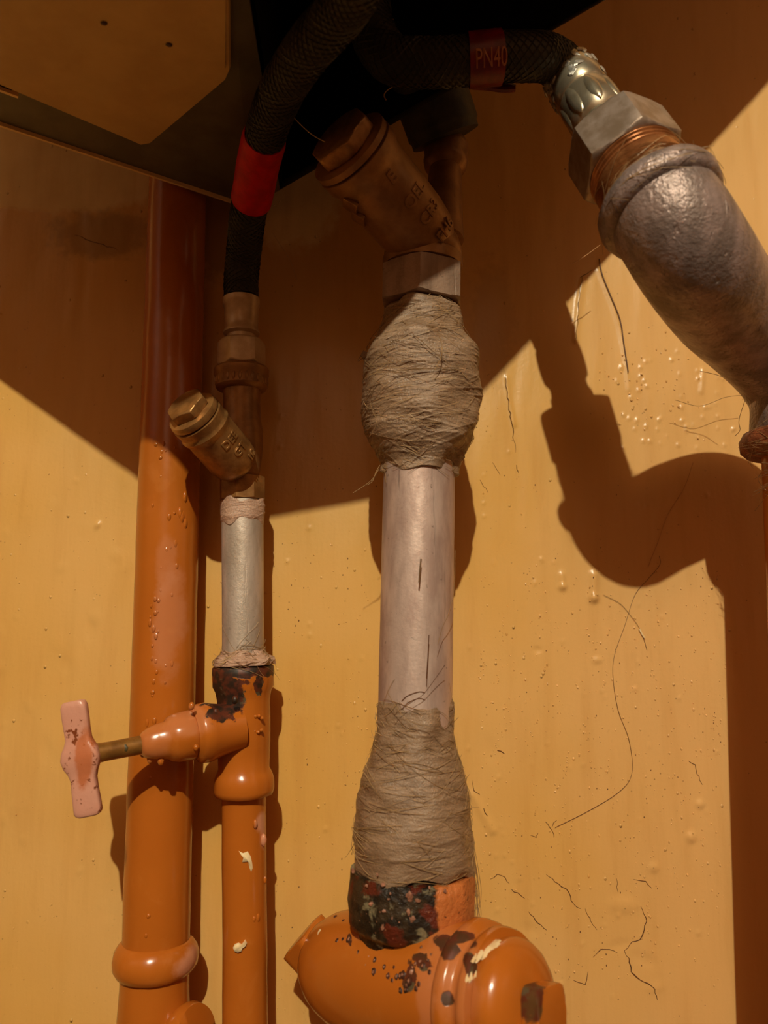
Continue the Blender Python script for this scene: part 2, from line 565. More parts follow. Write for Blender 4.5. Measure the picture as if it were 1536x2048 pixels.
def specks():                                     # grit and pin blisters under the gloss paint
    r = np.random.default_rng(9)
    mb, md = Mesh(), Mesh()
    ax = (Vector((1, 0, 0)), Vector((0, -1, 0)), Vector((0, 0, 1)))
    def put(px, py, k):
        mb.blob(WP(px, py, .00006), k, k * .85, k * random.uniform(1, 1.7), ax, 8, 6, .35)
    for _ in range(520):
        px = r.uniform(960, 1450)
        py = r.uniform(1120, 1960) if r.random() < .8 else r.uniform(940, 2040)
        put(px, py, r.choice([.00022, .00028, .00036, .00048], p=[.25, .3, .27, .18]))
    for _ in range(28):                           # little vertical strings of grit
        px, py = r.uniform(960, 1440), r.uniform(1150, 1850)
        for k in range(r.integers(3, 9)):
            put(px + r.normal(0, 3), py + k * r.uniform(6, 13), r.uniform(.00018, .00034))
    for _ in range(60):
        put(r.normal(1310, 60), r.normal(770, 45), r.uniform(.0002, .0006))
    for _ in range(150):
        put(r.uniform(545, 750), r.uniform(1050, 2040), r.uniform(.00016, .00034))
    for _ in range(90):
        put(r.uniform(0, 270), r.uniform(760, 2040), r.uniform(.00016, .00036))
    for _ in range(60):
        put(r.uniform(560, 1000), r.uniform(420, 900), r.uniform(.00016, .0003))
    mb.build('paint_grit', WALL, wall, stuff=True)
    for _ in range(230):
        px = r.uniform(960, 1450) if r.random() < .75 else r.uniform(545, 760)
        k = r.uniform(.00010, .00024)
        md.blob(WP(px, r.uniform(930, 2040), .00003), k, k * .5, k * r.uniform(1, 2.2), ax, 6, 4, .4)
    md.build('pinholes', CRACK, wall, stuff=True)
specks()
def crack(pts, r=0.9, jit=2.0):
    P = []
    for (x0, y0), (x1, y1) in zip(pts, pts[1:]):
        n = max(2, int(math.hypot(x1 - x0, y1 - y0) / 7))
        for k in range(n):
            t = k / n
            P.append((x0 + (x1 - x0) * t + random.uniform(-jit, jit) * (k > 0), y0 + (y1 - y0) * t + random.uniform(-jit, jit) * (k > 0)))
    P.append(pts[-1])
    Q = [WP(x, y, 0.00006) for x, y in P]
    rad = [0.00022 * r * (0.35 + 0.65 * math.sin(math.pi * (i + .5) / len(Q))) * random.uniform(.6, 1.2) for i in range(len(Q))]
    Mesh().tube(Q, rad, 4).build('crack', CRACK, wall)

def c6(*pts):
    return [(936 + x * .3906, 1448 + y * .3906) for x, y in pts]
for pts, r in ((c6((400, 770), (460, 815), (515, 860), (540, 920), (575, 945)), 1.0), (c6((885, 935), (915, 1010), (880, 1105), (840, 1115), (800, 1160)), 1.1),
               (c6((800, 1160), (825, 1200), (835, 1270), (900, 1320), (955, 1355), (968, 1412)), 1.2), (c6((640, 1195), (680, 1155), (725, 1155), (765, 1172)), 0.9),
               (c6((848, 795), (910, 805), (940, 840)), 0.8), (c6((1130, 190), (1165, 210), (1172, 255), (1200, 310)), 0.9), (c6((395, 500), (430, 545), (440, 580)), 0.9),
               (c6((430, 528), (455, 492)), 0.6), (c6((222, 845), (290, 893)), 0.9), (c6((310, 960), (345, 1005), (402, 1055)), 0.9), (c6((115, 795), (150, 770), (190, 785), (212, 818)), 0.8),
               (c6((540, 1312), (600, 1335), (615, 1268)), 0.8), (c6((600, 945), (640, 1030), (660, 1055)), 0.7), (c6((760, 790), (768, 860)), 0.6), (c6((320, 570), (350, 580), (358, 560)), 0.8),
               (c6((228, 1105), (243, 1150), (240, 1190)), 0.8), (c6((150, 135), (186, 152)), 1.3), (c6((80, 430), (98, 468)), 0.9), (c6((20, 290), (30, 340), (60, 360)), 0.8),
               ([(1010, 740), (1014, 795), (1024, 850), (1031, 905)], 0.9), ([(1150, 690), (1158, 600), (1164, 556)], 0.7), ([(1160, 556), (1186, 540)], 0.8),
               ([(960, 960), (975, 985)], .6), ([(985, 925), (1000, 950)], .6), ([(1033, 930), (1037, 945)], .7), ([(150, 470), (190, 485), (235, 500)], 0.8)):
    crack(pts, r)

# ------------------------------------------------------------------ boiler
Z0 = U(505, 412, 0.0135).z
P0 = U(505, 412, 0.0135)
def shadow_to(px, py, z):
    w = U(px, py, 0)
    return w + (LAMP - w) * ((z - w.z) / (LAMP.z - w.z))
e1 = UZ(0, 243, Z0)
B1 = shadow_to(415, 1058, Z0)  # unseen front corners, shaped for the shadow they throw on the wall
B2 = shadow_to(560, 1032, Z0)
B3 = shadow_to(775, 994, Z0)
wl, wm = U(0, 640, 0), U(285, 930, 0)
pl_n = (wl - LAMP).cross(wm - LAMP)
A1 = P0 + (e1 - P0) * ((LAMP - P0).dot(pl_n) / (e1 - P0).dot(pl_n) + .24)
wa, wb = U(775, 994, 0), U(1536, 170, 0)
pn = (wa - LAMP).cross(wb - LAMP)
d = ray(1210, 0)
E2 = CAM + d * (pn.dot(LAMP - CAM) / pn.dot(d))
wg = U(1640, 55, 0)
G = wg + (LAMP - wg) * (0.19 / 1.7)  # unseen corner added to carry the shadow's right edge
TOP = Z0 + 0.42
boiler = thing('boiler', 'dark grey underside of a wall boiler with cream cover, top left', 'boiler', (P0.x, P0.y, Z0))
def up(p, z):
    return Vector((p.x, p.y, z))
SP0 = P0.lerp(E2, 0.10)
SP1 = UZ(548, 0, Z0)
SP2 = SP0 + (SP1 - SP0) * 3.0
k_ = 0.9
SPF = B2.lerp(B3, 0.25)
# casing skin: outer walls and roof, unseen front shaped to throw the wall shadow
ring = [P0, A1, B1, B2, B3, G, E2]
mb = Mesh()
n = len(ring)
mb.v = [tuple(p) for p in ring] + [tuple(up(p, TOP)) for p in ring]
mb.f = [(j, (j + 1) % n, n + (j + 1) % n, n + j) for j in range(n)] + [tuple(range(n, 2 * n))]
# recessed bay on the right half, its darkness put into the colour
bay = [SP0.lerp(SPF, .02), SPF.lerp(SP0, .02), B3, G, E2]
mb.build('casing', CASING, boiler, smooth=False)
cen = sum(bay, Vector()) / len(bay)
low = [p.lerp(cen, 0.02) for p in bay]
hi = [up(p, p.z + 0.07) for p in low]
mb = Mesh()
nb = len(low)
mb.v = [tuple(p) for p in low + hi]
mb.f = [(j, (j + 1) % nb, nb + (j + 1) % nb, nb + j) for j in range(nb)] + [tuple(range(nb, 2 * nb))]
mb.build('burner_bay', BLACK, boiler, smooth=False, label='open bay coloured black for its shade')
# base plate on the left half
pl = [P0, A1, B1, B2, SPF, SP0]
Mesh().prism([p + Vector((0, 0, 0.0)) for p in pl], [p + Vector((0, 0, 0.0012)) for p in pl]).build('base_plate', CASING, boiler, smooth=False)
# folded lip along the rear edge, caught light put into its bright colour
dirn = (A1 - P0).normalized()
nrm = Vector((dirn.y, -dirn.x, 0))
if nrm.y < 0:
    nrm = -nrm
q0, q1 = P0 - dirn * 0.002, A1
lp = [q0, q1, q1 + nrm * 0.0012, q0 + nrm * 0.0012]
Mesh().prism([p + Vector((0, 0, -0.0016)) for p in lp], [p + Vector((0, 0, 0.0004)) for p in lp]).build('folded_lip', LIP, boiler, smooth=False, label='folded metal lip coloured bright as if lit')
# cream cover hanging under the plate
zc = Z0 - 0.005
cv = [UZ(-60, 145, zc), UZ(0, 171, zc), UZ(282, 291, zc), UZ(300, 288, zc), UZ(452, 160, zc), UZ(461, 140, zc), UZ(459, 0, zc), UZ(456, -150, zc), UZ(-30, -110, zc)]
cc = sum(cv, Vector()) / len(cv)
mb = Mesh()
inner = [p.lerp(cc, 0.012) for p in cv]
mb.ring_strip([[up(p, Z0 - 0.0001) for p in cv], [up(p, zc + 0.0012) for p in cv], [up(p, zc) for p in inner]])
cover = mb.build('cover', CREAM, boiler, smooth=False, label='cream plastic cover with a bevelled corner')
f0, f1, f2, f3 = UZ(185, 0, zc), UZ(452, 132, zc), UZ(455, -140, zc), UZ(40, -100, zc)
fl = [f0, f1, f2, f3]
Mesh().prism([up(p, zc - 0.0012) for p in [q.lerp(cc, 0.01) for q in fl]], [up(p, zc + 0.0002) for p in fl]).build('raised_panel', CREAM, cover, smooth=False)
sl = [UZ(-50, 156, zc), UZ(26, 188, zc), UZ(20, 203, zc), UZ(-56, 171, zc)]
Mesh().prism([up(p, Z0 - 0.0014) for p in sl], [up(p, Z0) for p in sl]).build('slot', BLACK, boiler, smooth=False, label='small black slot')
sl = [UZ(-56, 170, zc), UZ(36, 204, zc), UZ(35, 208, zc), UZ(-56, 175, zc)]
Mesh().prism([up(p, Z0 - 0.0028) for p in sl], [up(p, Z0) for p in sl]).build('slot_edge', LIP, boiler, smooth=False)
for px, py in ((208, 47), (338, 90)):
    Mesh().blob(UZ(px, py, zc - 0.0002), 0.0012, 0.0009, 0.0004).build('stain', SPOT, cover)

# ------------------------------------------------------------------ left gas pipe
def axis_of(pts):                                # straight axis through surveyed (px, py, h) points
    return [U(*p) for p in pts]

def straight(pA, pB):
    a, b = U(*pA), U(*pB)
    return a, (b - a).normalized(), (b - a).length

def s_at(a, d, py):                              # station along the axis whose picture row is py
    lo, hi = -0.6, 0.6
    f = lambda s: PX(a + d * s)[1] - py
    flo = f(lo)
    for _ in range(50):
        mid = (lo + hi) / 2
        if (f(mid) > 0) == (flo > 0):
            lo = mid
        else:
            hi = mid
    return (lo + hi) / 2

def profile(a, d, rows):                         # rows of (picture row, half width in pixels) -> lathe profile
    out = []
    for py, hw in rows:
        s = s_at(a, d, py)
        p = a + d * s
        out.append((s, hw * mpp(p) * 0.965))
    return out

a1 = U(352, 500, 0.0165); b1 = U(313, 1850, 0.0225)
d1 = (b1 - a1).normalized()
sT, sC0, sC1 = s_at(a1, d1, 60), s_at(a1, d1, 1878), s_at(a1, d1, 1946)
r1 = 0.0134
base1 = a1 + d1 * s_at(a1, d1, 2400)
gp = thing('gas_pipe', 'thick orange painted gas pipe running up the wall at far left', 'pipe', base1)
m_or1 = orange_paint('orange_pipe_gloss', base1, pink=((U(335, 1240, .034), (.006, .02, .022), .35), (U(330, 1130, .034), (.004, .02, .012), .25), (U(390, 1930, .03), (.006, .02, .006), .8)))
prof = [(sT + (sC0 - sT) * i / 80, r1) for i in range(81)]
Mesh().lathe(a1, d1, prof, 56, lump=0.00025, lscale=70).build('pipe', m_or1, gp, sharp=60)
L_ = sC1 - sC0
prof = [(sC0, r1), (sC0 + L_ * .10, r1 + .0015), (sC0 + L_ * .28, r1 + .0030), (sC0 + L_ * .5, r1 + .0037), (sC0 + L_ * .75, r1 + .0034), (sC0 + L_ * .93, r1 + .0020), (sC1, r1 + .0004)]
Mesh().lathe(a1, d1, prof, 56, lump=0.0005, lscale=90).build('coupling_bead', m_or1, gp, sharp=60)
sE = s_at(a1, d1, 2500)
prof = [(sC1 - .0005, r1 + .0004), (sC1 + .004, r1 + .0003), (sC1 + .02, r1 + .0010), (sC1 + .035, r1 + .0012), (sE, r1 + .0012), (sE + .45, r1 + .0012)]
Mesh().lathe(a1, d1, prof, 56, lump=0.0004).build('fitting', m_or1, gp, sharp=60)
bx = a1 + d1 * s_at(a1, d1, 2085)
bd = (U(420, 2078, .035) - bx).normalized()
Mesh().lathe(bx, bd, [(0, .0105), (.012, .0112), (.0165, .0128), (.0195, .0132), (.022, .0122), (.0225, .0075)], 40, lump=0.0004).build('side_outlet', m_or1, gp, sharp=60, label='pinkish side outlet of the fitting')
# paint runs and sags down the front of the pipe
mb = Mesh()
for k in range(46):
    py = random.choice([random.uniform(880, 1120), random.uniform(1120, 1420), random.uniform(1180, 1850)])
    off = random.gauss(0.0, 5) if k < 20 else random.uniform(-20, 40)
    c = a1 + d1 * s_at(a1, d1, py)
    ang = off / 62.0
    q = Vector((math.sin(ang), -math.cos(ang), 0))
    t = Vector((math.cos(ang), math.sin(ang), 0))
    rr = random.uniform(.0004, .0010)
    mb.blob(c + q * (r1 - .0001), rr, rr * .7, rr * random.uniform(1, 2.2), (t, q, Vector((0, 0, 1))), 8, 6)
for py, dx in ((1040, 44), (1052, 52), (1000, 50), (1032, 40)):
    c = a1 + d1 * s_at(a1, d1, py)
    ang = dx / 62.0
    q = Vector((math.sin(ang), -math.cos(ang), 0)); t = Vector((math.cos(ang), math.sin(ang), 0))
    mb.blob(c + q * (r1 - .0002), .0010, .0009, .0026, (t, q, Vector((0, 0, 1))), 10, 7)
mb.build('paint_drips', m_or1, gp, stuff=True)

# ------------------------------------------------------------------ second pipe: painted drop, gas cock, nipple
a2 = U(485, 1050, 0.028); b2 = U(490, 2000, 0.027)
d2 = (b2 - a2).normalized()
def P2(py):
    return a2 + d2 * s_at(a2, d2, py)
sPb, sPt = s_at(a2, d2, 2500), s_at(a2, d2, 1592)
base2 = a2 + d2 * sPb
lp = thing('lower_pipe', 'orange painted drop pipe below the T-handled cock, white splash on it', 'pipe', base2)
m_or2 = orange_paint('orange_drop_gloss', base2, pink=((P2(1640) + Vector((.009, -.008, 0)), (.003, .01, .004), .9), (P2(1665) + Vector((.0095, -.006, 0)), (.002, .01, .006), .9)))
r2 = 45.5 * mpp(P2(1750)) * .965
Mesh().lathe(a2, d2, [(sPt + .0002 + (sPb + .45 - sPt) * i / 90, r2) for i in range(91)], 48, lump=0.00025, lscale=80).build('pipe', m_or2, lp, sharp=60)
def on_surface(c, r, px, py):                     # nearest point of a vertical cylinder on the sight line of (px, py)
    dd = ray(px, py).normalized()
    ox, oy = CAM.x - c.x, CAM.y - c.y
    A = dd.x ** 2 + dd.y ** 2; B = 2 * (ox * dd.x + oy * dd.y); D = ox * ox + oy * oy - r * r
    disc = max(B * B - 4 * A * D, 0)
    t = (-B - math.sqrt(disc)) / (2 * A)
    p = CAM + dd * t
    q = Vector((p.x - c.x, p.y - c.y, 0)).normalized()
    return p, q
def splat(c, r, outline, mat, name, parent, thick=.0004):
    mb = Mesh()
    lo_, hi_ = [], []
    cx = sum(x for x, y in outline) / len(outline); cy = sum(y for x, y in outline) / len(outline)
    for x, y in outline:
        p, q = on_surface(c, r, x, y)
        lo_.append(p - q * .0003)
        p2, q2 = on_surface(c, r, x + (cx - x) * .2, y + (cy - y) * .2)
        hi_.append(p2 + q2 * thick)
    mb.ring_strip([lo_, hi_])
    mb.build(name, mat, parent, sharp=80)
def cc(x, y):
    return (180 + x * .2865, 1540 + y * .2865)
cP = P2(1800)
splat(cP, r2, [cc(*p) for p in ((1030, 552), (1065, 575), (1100, 565), (1125, 605), (1135, 650), (1140, 690), (1128, 718), (1115, 690), (1105, 640), (1060, 645), (1068, 610), (1045, 580))], WHITE_SPLASH, 'paint_splash', lp)
splat(cP, r2, [cc(*p) for p in ((995, 1240), (1010, 1215), (1035, 1205), (1060, 1215), (1085, 1180), (1100, 1205), (1090, 1225), (1068, 1240), (1058, 1268), (1030, 1278), (1005, 1265))], WHITE_SPLASH, 'paint_splash', lp, .0009)
splat(cP, r2, [cc(*p) for p in ((1185, 1210), (1198, 1240), (1212, 1290), (1200, 1330), (1185, 1362), (1165, 1325), (1168, 1280))], CHIP, 'paint_chip', lp, .0001)
splat(cP, r2, [cc(*p) for p in ((1215, 1640), (1235, 1640), (1235, 1700), (1240, 1760), (1215, 1760), (1210, 1700))], CHIP, 'paint_chip', lp, .0001)
mb = Mesh()
for px, py, rr in ((510, 1648, .0009), (448, 1660, .0007), (449, 1680, .0008), (527, 1680, .0012), (516, 1835, .0008), (508, 1838, .0006), (530, 1760, .0007), (447, 1625, .0006)):
    p, q = on_surface(cP, r2, px, py)
    mb.blob(p, rr, rr, rr * 2)
mb.build('paint_drips', m_or2, lp, stuff=True)

# gas cock
base_c = P2(1592)
gc = thing('gas_cock', 'orange T-handled gas cock with blackened collar on the narrow pipe', 'valve', base_c)
m_cock = orange_paint('cock_gloss', base_c, rust=((P2(1385) + Vector((-.005, -.009, 0)), (.0085, .016, .010), .75), (P2(1338) + Vector((0, -.006, 0)), (.02, .03, .0032), .5), (P2(1420) + Vector((-.008, -.012, 0)), (.006, .012, .004), .8), (P2(1360) + Vector((.008, -.008, 0)), (.0016, .01, .005), 1.0)),
                      pink=((U(372, 1445, .055), (.009, .02, .006), .3), (U(300, 1478, .055), (.007, .02, .008), .2)))
prof = profile(a2, d2, ((1330, 56), (1334, 62), (1345, 63), (1372, 62), (1382, 57), (1400, 54), (1430, 55), (1460, 56), (1500, 54), (1535, 52), (1546, 57), (1556, 61), (1578, 63), (1588, 60), (1592, 50)))
Mesh().lathe(a2, d2, prof, 56, lump=0.0005, lscale=90).build('valve_body', m_cock, gc, sharp=60)
jc = U(480, 1452, 0.034)
hc = U(160, 1513, 0.064)
dj = (hc - jc).normalized()
Lj = (hc - jc).length
def sj(px):                                       # station along the stem axis at picture column px
    lo_, hi_ = 0, Lj * 1.2
    for _ in range(40):
        mid = (lo_ + hi_) / 2
        if PX(jc + dj * mid)[0] > px:
            lo_ = mid
        else:
            hi_ = mid
    return (lo_ + hi_) / 2
mj = mpp(jc)
m2 = mpp(U(350, 1470, .05))
Mesh().lathe(jc, dj, [(0, 46 * mj), (sj(445), 50 * mj), (sj(425), 54 * mj), (sj(419), 59 * m2), (sj(412), 61 * m2), (sj(400), 60 * m2), (sj(392), 57 * m2), (sj(390), 52 * m2), (sj(386), 50 * m2)], 48, lump=.0004).build('side_boss', m_cock, gc, sharp=60)
Mesh().lathe(jc, dj, [(sj(387), 46 * m2), (sj(380), 49 * m2), (sj(350), 47 * m2), (sj(338), 42 * m2), (sj(332), 37 * m2), (sj(312), 35 * m2), (sj(298), 31 * m2), (sj(286), 24 * m2), (sj(280), 16 * m2)], 40, lump=.0006, lscale=150).build('bonnet', m_cock, gc, sharp=60, label='pinkish bonnet with thin paint')
stem_m = simple('bare_stem', (150, 104, 46), (126, 84, 36), 0.4, .4, .2)
stem = Mesh().lathe(jc, dj, [(sj(284), .0035), (sj(215), .0034), (sj(198), .0036), (sj(190), .0036)], 24, lump=.0001).build('stem', stem_m, gc, label='bare brown stem')
p_, q_ = jc + dj * sj(254), Vector((0, -1, 0))
Mesh().blob(p_ + q_ * .0028, .0016, .001, .0018, lump=.2).build('green_blot', simple('green_blot', (78, 66, 36), (66, 54, 30), 0, .5), stem)
# T handle: a waisted flat bar with a hub
h0, h1 = U(147, 1402, .064), U(178, 1632, .064)
ax = (h1 - h0).normalized()
ay = dj
az = ax.cross(ay).normalized()
mh = mpp(U(165, 1515, .062))
Lh = (h1 - h0).length
mb = Mesh()
rings = []
prof = [(0, 17, 16), (.012, 22, 19), (.05, 25.5, 21), (.12, 26, 21), (.25, 25, 20), (.33, 25, 20), (.38, 29, 22), (.43, 35, 27), (.5, 38, 29), (.57, 35, 27), (.62, 29, 22), (.68, 25, 20), (.78, 25.5, 20), (.9, 27, 21), (.96, 27, 20), (.985, 24, 18), (1, 18, 15)]
for t, w_, th in prof:
    R = []
    for j in range(28):
        an = 2 * math.pi * j / 28
        ca, sa = math.cos(an), math.sin(an)
        ex = 0.45
        u_ = math.copysign(abs(ca) ** ex, ca) * w_ * mh
        v_ = math.copysign(abs(sa) ** ex, sa) * th * .55 * mh
        p = h0 + ax * (t * Lh) + az * 0 + (RGT * 1.0) * 0
        vx = ax.cross(Vector((0, -1, 0))).normalized()
        vy = ax.cross(vx).normalized()
        p = p + vx * u_ + vy * v_
        q = p + (p - (h0 + ax * (t * Lh))).normalized() * (.0003 * noise.noise(p * 190))
        R.append(q)
    rings.append(R)
mb.ring_strip(rings)
M = Mat('pink_handle_primer')
col = M.mix(M.noise(60, 3), S(214, 158, 138), S(198, 138, 116))
col = M.mix(M.ramp(M.noise(300, 4, .6), .585, .65), col, S(126, 62, 30))
hubm = M.patch(U(150, 1520, .075), (.0035, .03, .011), base_c, 160, .2, .5)
col = M.mix(M.math('MULTIPLY', hubm, .8), col, S(186, 100, 50))
M.set(color=col, rough=.32, normal=M.bump(M.noise(260, 4), .3, .0008))
mb.build('handle', M.m, gc, sharp=70, label='chipped pink T-handle')
mb = Mesh()
for px, py, rr in ((383, 1412, .0012), (300, 1519, .0012), (322, 1522, .0013), (285, 1508, .0010), (392, 1495, .001), (432, 1425, .0012), (470, 1400, .0013)):
    mb.blob(U(px, py, .052 if px < 400 else .0455), rr, rr, rr * 1.3)
mb.build('paint_drips', m_cock, gc, stuff=True)
p, q = on_surface(P2(1460), 55 * mpp(P2(1460)), 515, 1448)
mb = Mesh()
for k in range(9):
    t = k / 8 * 4.6 + .8
    mb.blob(p + Vector((math.cos(t) * .0026, .0004 * 0, math.sin(t) * .0032)), .0008, .0008, .0008)
mb.build('cast_mark', m_cock, gc, stuff=True)

# hemp / fibre helpers ------------------------------------------------------------
def wrap_surface(a, d, prof, nth, nz, nf, amp, seed, base_amp=.0006, rim=0.0):
    """Lathe with many fine fibre ridges wound round it."""
    r_ = np.random.default_rng(seed)
    s0, s1 = prof[0][0], prof[-1][0]
    ss = np.linspace(s0, s1, nz)
    rr = np.interp(ss, [p[0] for p in prof], [p[1] for p in prof])
    for _ in range(2):
        rr[1:-1] = (rr[:-2] + 2 * rr[1:-1] + rr[2:]) / 4
    th = np.linspace(0, 2 * np.pi, nth, endpoint=False)
    D = np.zeros((nz, nth))
    for _ in range(40):
        kz, kt = r_.normal(0, 1) * 260, r_.integers(-7, 8)
        D += base_amp / 6 * np.sin(kz * ss[:, None] + kt * th[None, :] + r_.uniform(0, 6.28))
    L = s1 - s0
    for _ in range(nf):
        z = r_.uniform(s0, s1); t0 = r_.uniform(0, 2 * np.pi); ln = r_.uniform(.4, 1.9)
        sl = r_.normal(0, .0032); cv = r_.normal(0, .0012)
        w = r_.uniform(.00016, .00042); A = amp * r_.uniform(.3, 1.0)
        j0 = int(t0 / (2 * np.pi) * nth); nj = max(3, int(ln / (2 * np.pi) * nth))
        jj = (j0 + np.arange(nj)) % nth
        tt = np.linspace(-1, 1, nj)
        zc = z + sl * tt + cv * tt * tt
        fade = np.clip((1 - np.abs(tt)) * 4, 0, 1)
        D[:, jj] += A * fade[None, :] * np.exp(-((ss[:, None] - zc[None, :]) / w) ** 2)
    u, w = frame(d.normalized())
    dd = d.normalized()
    R = rr[:, None] + D
    rings = []
    for i in range(nz):
        c = a + dd * float(ss[i])
        ring_ = []
        for j in range(nth):
            e = rim * math.sin(th[j] * 3 + 1.3) + rim * .6 * math.sin(th[j] * 7 + .4) if rim else 0.0
            k = (i / (nz - 1)) ** 6 - (1 - i / (nz - 1)) ** 6
            ring_.append(c + dd * (e * k) + (u * math.cos(th[j]) + w * math.sin(th[j])) * float(R[i, j]))
        rings.append(ring_)
    return rings

def strands(a, d, prof, n, seed, lift=.0002, stray=0.25, rad=.000085):
    r_ = np.random.default_rng(seed)
    s0, s1 = prof[0][0], prof[-1][0]
    dd = d.normalized(); u, w = frame(dd)
    mb = Mesh()
    fwd = math.atan2(Vector((0, -1, 0)).dot(w), Vector((0, -1, 0)).dot(u))
    for _ in range(n):
        s = r_.uniform(s0, s1); t = fwd + r_.uniform(-1.75, 1.75)
        ln = r_.uniform(.25, 1.3) * r_.choice((-1, 1)); sl = r_.normal(0, .005)
        out = r_.uniform(0, .004) if r_.random() < stray else r_.uniform(0, .0006)
        N = 9
        pts = []
        for k in range(N):
            q = k / (N - 1)
            sk = s + sl * q + .0012 * math.sin(3 * q + s * 900)
            rr = interp(sk, [p[0] for p in prof], [p[1] for p in prof]) + lift + out * max(0, q - .55) ** 1.3 * 2
            an = t + ln * q
            pts.append(a + dd * sk + (u * math.cos(an) + w * math.sin(an)) * rr)
        mb.tube(pts, rad * r_.uniform(.7, 1.3), 3, False)
    return mb

# galvanised nipple
base_n = P2(1330)
gn = thing('pipe_nipple', 'short bare galvanised pipe nipple between brass strainer and orange cock', 'pipe', base_n)
prof = profile(a2, d2, ((1001, 42), (1040, 43), (1330, 43)))
prof = [(prof[0][0] + .0002, prof[0][1])] + prof[1:]
Mesh().lathe(a2, d2, prof, 48, lump=.00008).build('pipe', GALV_THIN, gn)
prof = profile(a2, d2, ((1002, 43), (1006, 45), (1022, 45.4), (1036, 45), (1042, 44.6), (1046, 43)))
Mesh().ring_strip(wrap_surface(a2, d2, prof, 160, 40, 60, .0002, 3, .0002, .0012)).build('jointing_paste', HEMP_PINK, gn, sharp=180, label='pale jointing paste at the top')
prof = profile(a2, d2, ((1300, 43.2), (1307, 46), (1314, 54), (1320, 60), (1329.5, 61)))
Mesh().ring_strip(wrap_surface(a2, d2, prof, 160, 40, 80, .0004, 4, .0005, 0)).build('hemp_seal', HEMP_PINK, gn, sharp=180, label='frayed pale hemp at the bottom')
strands(a2, d2, prof, 60, 8, .0004, .5).build('hemp_strands', STRAND, gn, stuff=True)

# ------------------------------------------------------------------ small brass strainer
base_s = P2(1001)
bs = thing('brass_strainer', 'small brass Y-strainer with raised letters on the narrow pipe', 'strainer', base_s)
s_ = lambda py: s_at(a2, d2, py)
m9 = mpp(P2(950))
Mesh().hexa(a2, d2, s_(955), s_(1001), 85 * m9, 8, rot=math.radians(5), cham=.02).build('hex_end', BRASS, bs, label='bright hexagonal lower end')
Mesh().lathe(a2, d2, [(s_(735), 34 * m9), (s_(737), 52 * m9), (s_(742), 56 * m9), (s_(752), 55 * m9), (s_(756), 53 * m9), (s_(775), 52.5 * m9), (s_(779), 49 * m9), (s_(782), 38 * m9), (s_(800), 37 * m9), (s_(840), 37 * m9), (s_(860), 42 * m9), (s_(900), 41 * m9), (s_(940), 36 * m9), (s_(950), 33 * m9), (s_(955), 36 * m9)], 48).build('body', BRASS_DARK, bs)
# crimps on the collar
mb = Mesh()
for k in range(26):
    t = 2 * math.pi * k / 26
    q = Vector((math.cos(t), math.sin(t), 0)); e = Vector((-math.sin(t), math.cos(t), 0))
    c = a2 + d2 * s_(765) + q * 52 * m9
    mb.blob(c, .0008, .0006, .0022, (e, q, Vector((0, 0, 1))), 6, 5, 0)
mb.build('knurling', BRASS_DARK, bs, stuff=True)
y0 = U(480, 936, .036); y1 = U(376, 815, .062)
dy = (y1 - y0).normalized(); Ly = (y1 - y0).length
my = mpp(U(430, 870, .05))
br = Mesh().lathe(y0, dy, [(-.0015, 12 * my), (-.0008, 26 * my), (.0012, 42 * my), (.004, 49 * my), (.008, 51 * my), (Ly * .60, 51 * my), (Ly * .64, 51.5 * my), (Ly * .67, 54 * my), (Ly * .70, 55 * my), (Ly * .73, 52 * my), (Ly * .75, 52 * my), (Ly * .84, 54 * my), (Ly * .853, 48 * my)], 56).build('branch', BRASS, bs)
Mesh().lathe(y0, dy, [(Ly * .858, 46 * my), (Ly * .866, 52 * my), (Ly * .90, 53 * my), (Ly * .94, 51 * my), (Ly * .955, 44 * my)], 56).build('cap', BRASS, bs)
Mesh().hexa(y0, dy, Ly * .95, Ly * 1.07, 74 * my, rot=.3, cham=.05).build('cap_hexagon', BRASS, bs)

def raised_text(txt, size, depth, origin, xdir, ydir, zdir, mat, name, parent, curve_r=None):
    cu = bpy.data.curves.new(name, 'FONT')
    cu.body = txt; cu.size = size; cu.extrude = depth; cu.bevel_depth = depth * .5; cu.bevel_resolution = 1; cu.resolution_u = 4
    cu.align_x = 'CENTER'; cu.align_y = 'CENTER'
    tmp = bpy.data.objects.new('tmp', cu)
    C.objects.link(tmp)
    bpy.context.view_layer.update()
    me = bpy.data.meshes.new_from_object(tmp.evaluated_get(bpy.context.evaluated_depsgraph_get()))
    bpy.data.objects.remove(tmp)
    base = parent_base(parent)
    for v in me.vertices:
        x, y, z = v.co
        if curve_r:
            an = x / curve_r
            v.co = origin + xdir * (math.sin(an) * (curve_r + z)) + zdir * (math.cos(an) * (curve_r + z) - curve_r) + ydir * y - base
        else:
            v.co = origin + xdir * x + ydir * y + zdir * z - base
    me.materials.clear()
    me.materials.append(mat)
    o = bpy.data.objects.new(name, me)
    C.objects.link(o)
    o.parent = parent
    return o

def letter_rows(rows, a, d, r, mat, parent, tilt=0.0):   # rows of cast letters round a barrel, tops towards +d
    toward = (CAM - (a)).normalized()
    out = (toward - d * toward.dot(d)).normalized()
    side = d.cross(out).normalized()
    for txt, st, ang, size in rows:
        o = (out * math.cos(ang) + side * math.sin(ang))
        x = d.cross(o).normalized()
        if x.x < 0:
            x = -x
        raised_text(txt, size, .00028, a + d * st + o * r, x, d, o, mat, 'cast_letters', parent, r)
sgn = 1.0
letter_rows((('DEE', Ly * .50, .42, .0050), ('GT', Ly * .33, .50, .0050), ('1/2', Ly * .16, .78, .0042)), y0, dy, 51 * my, BRASS, br)

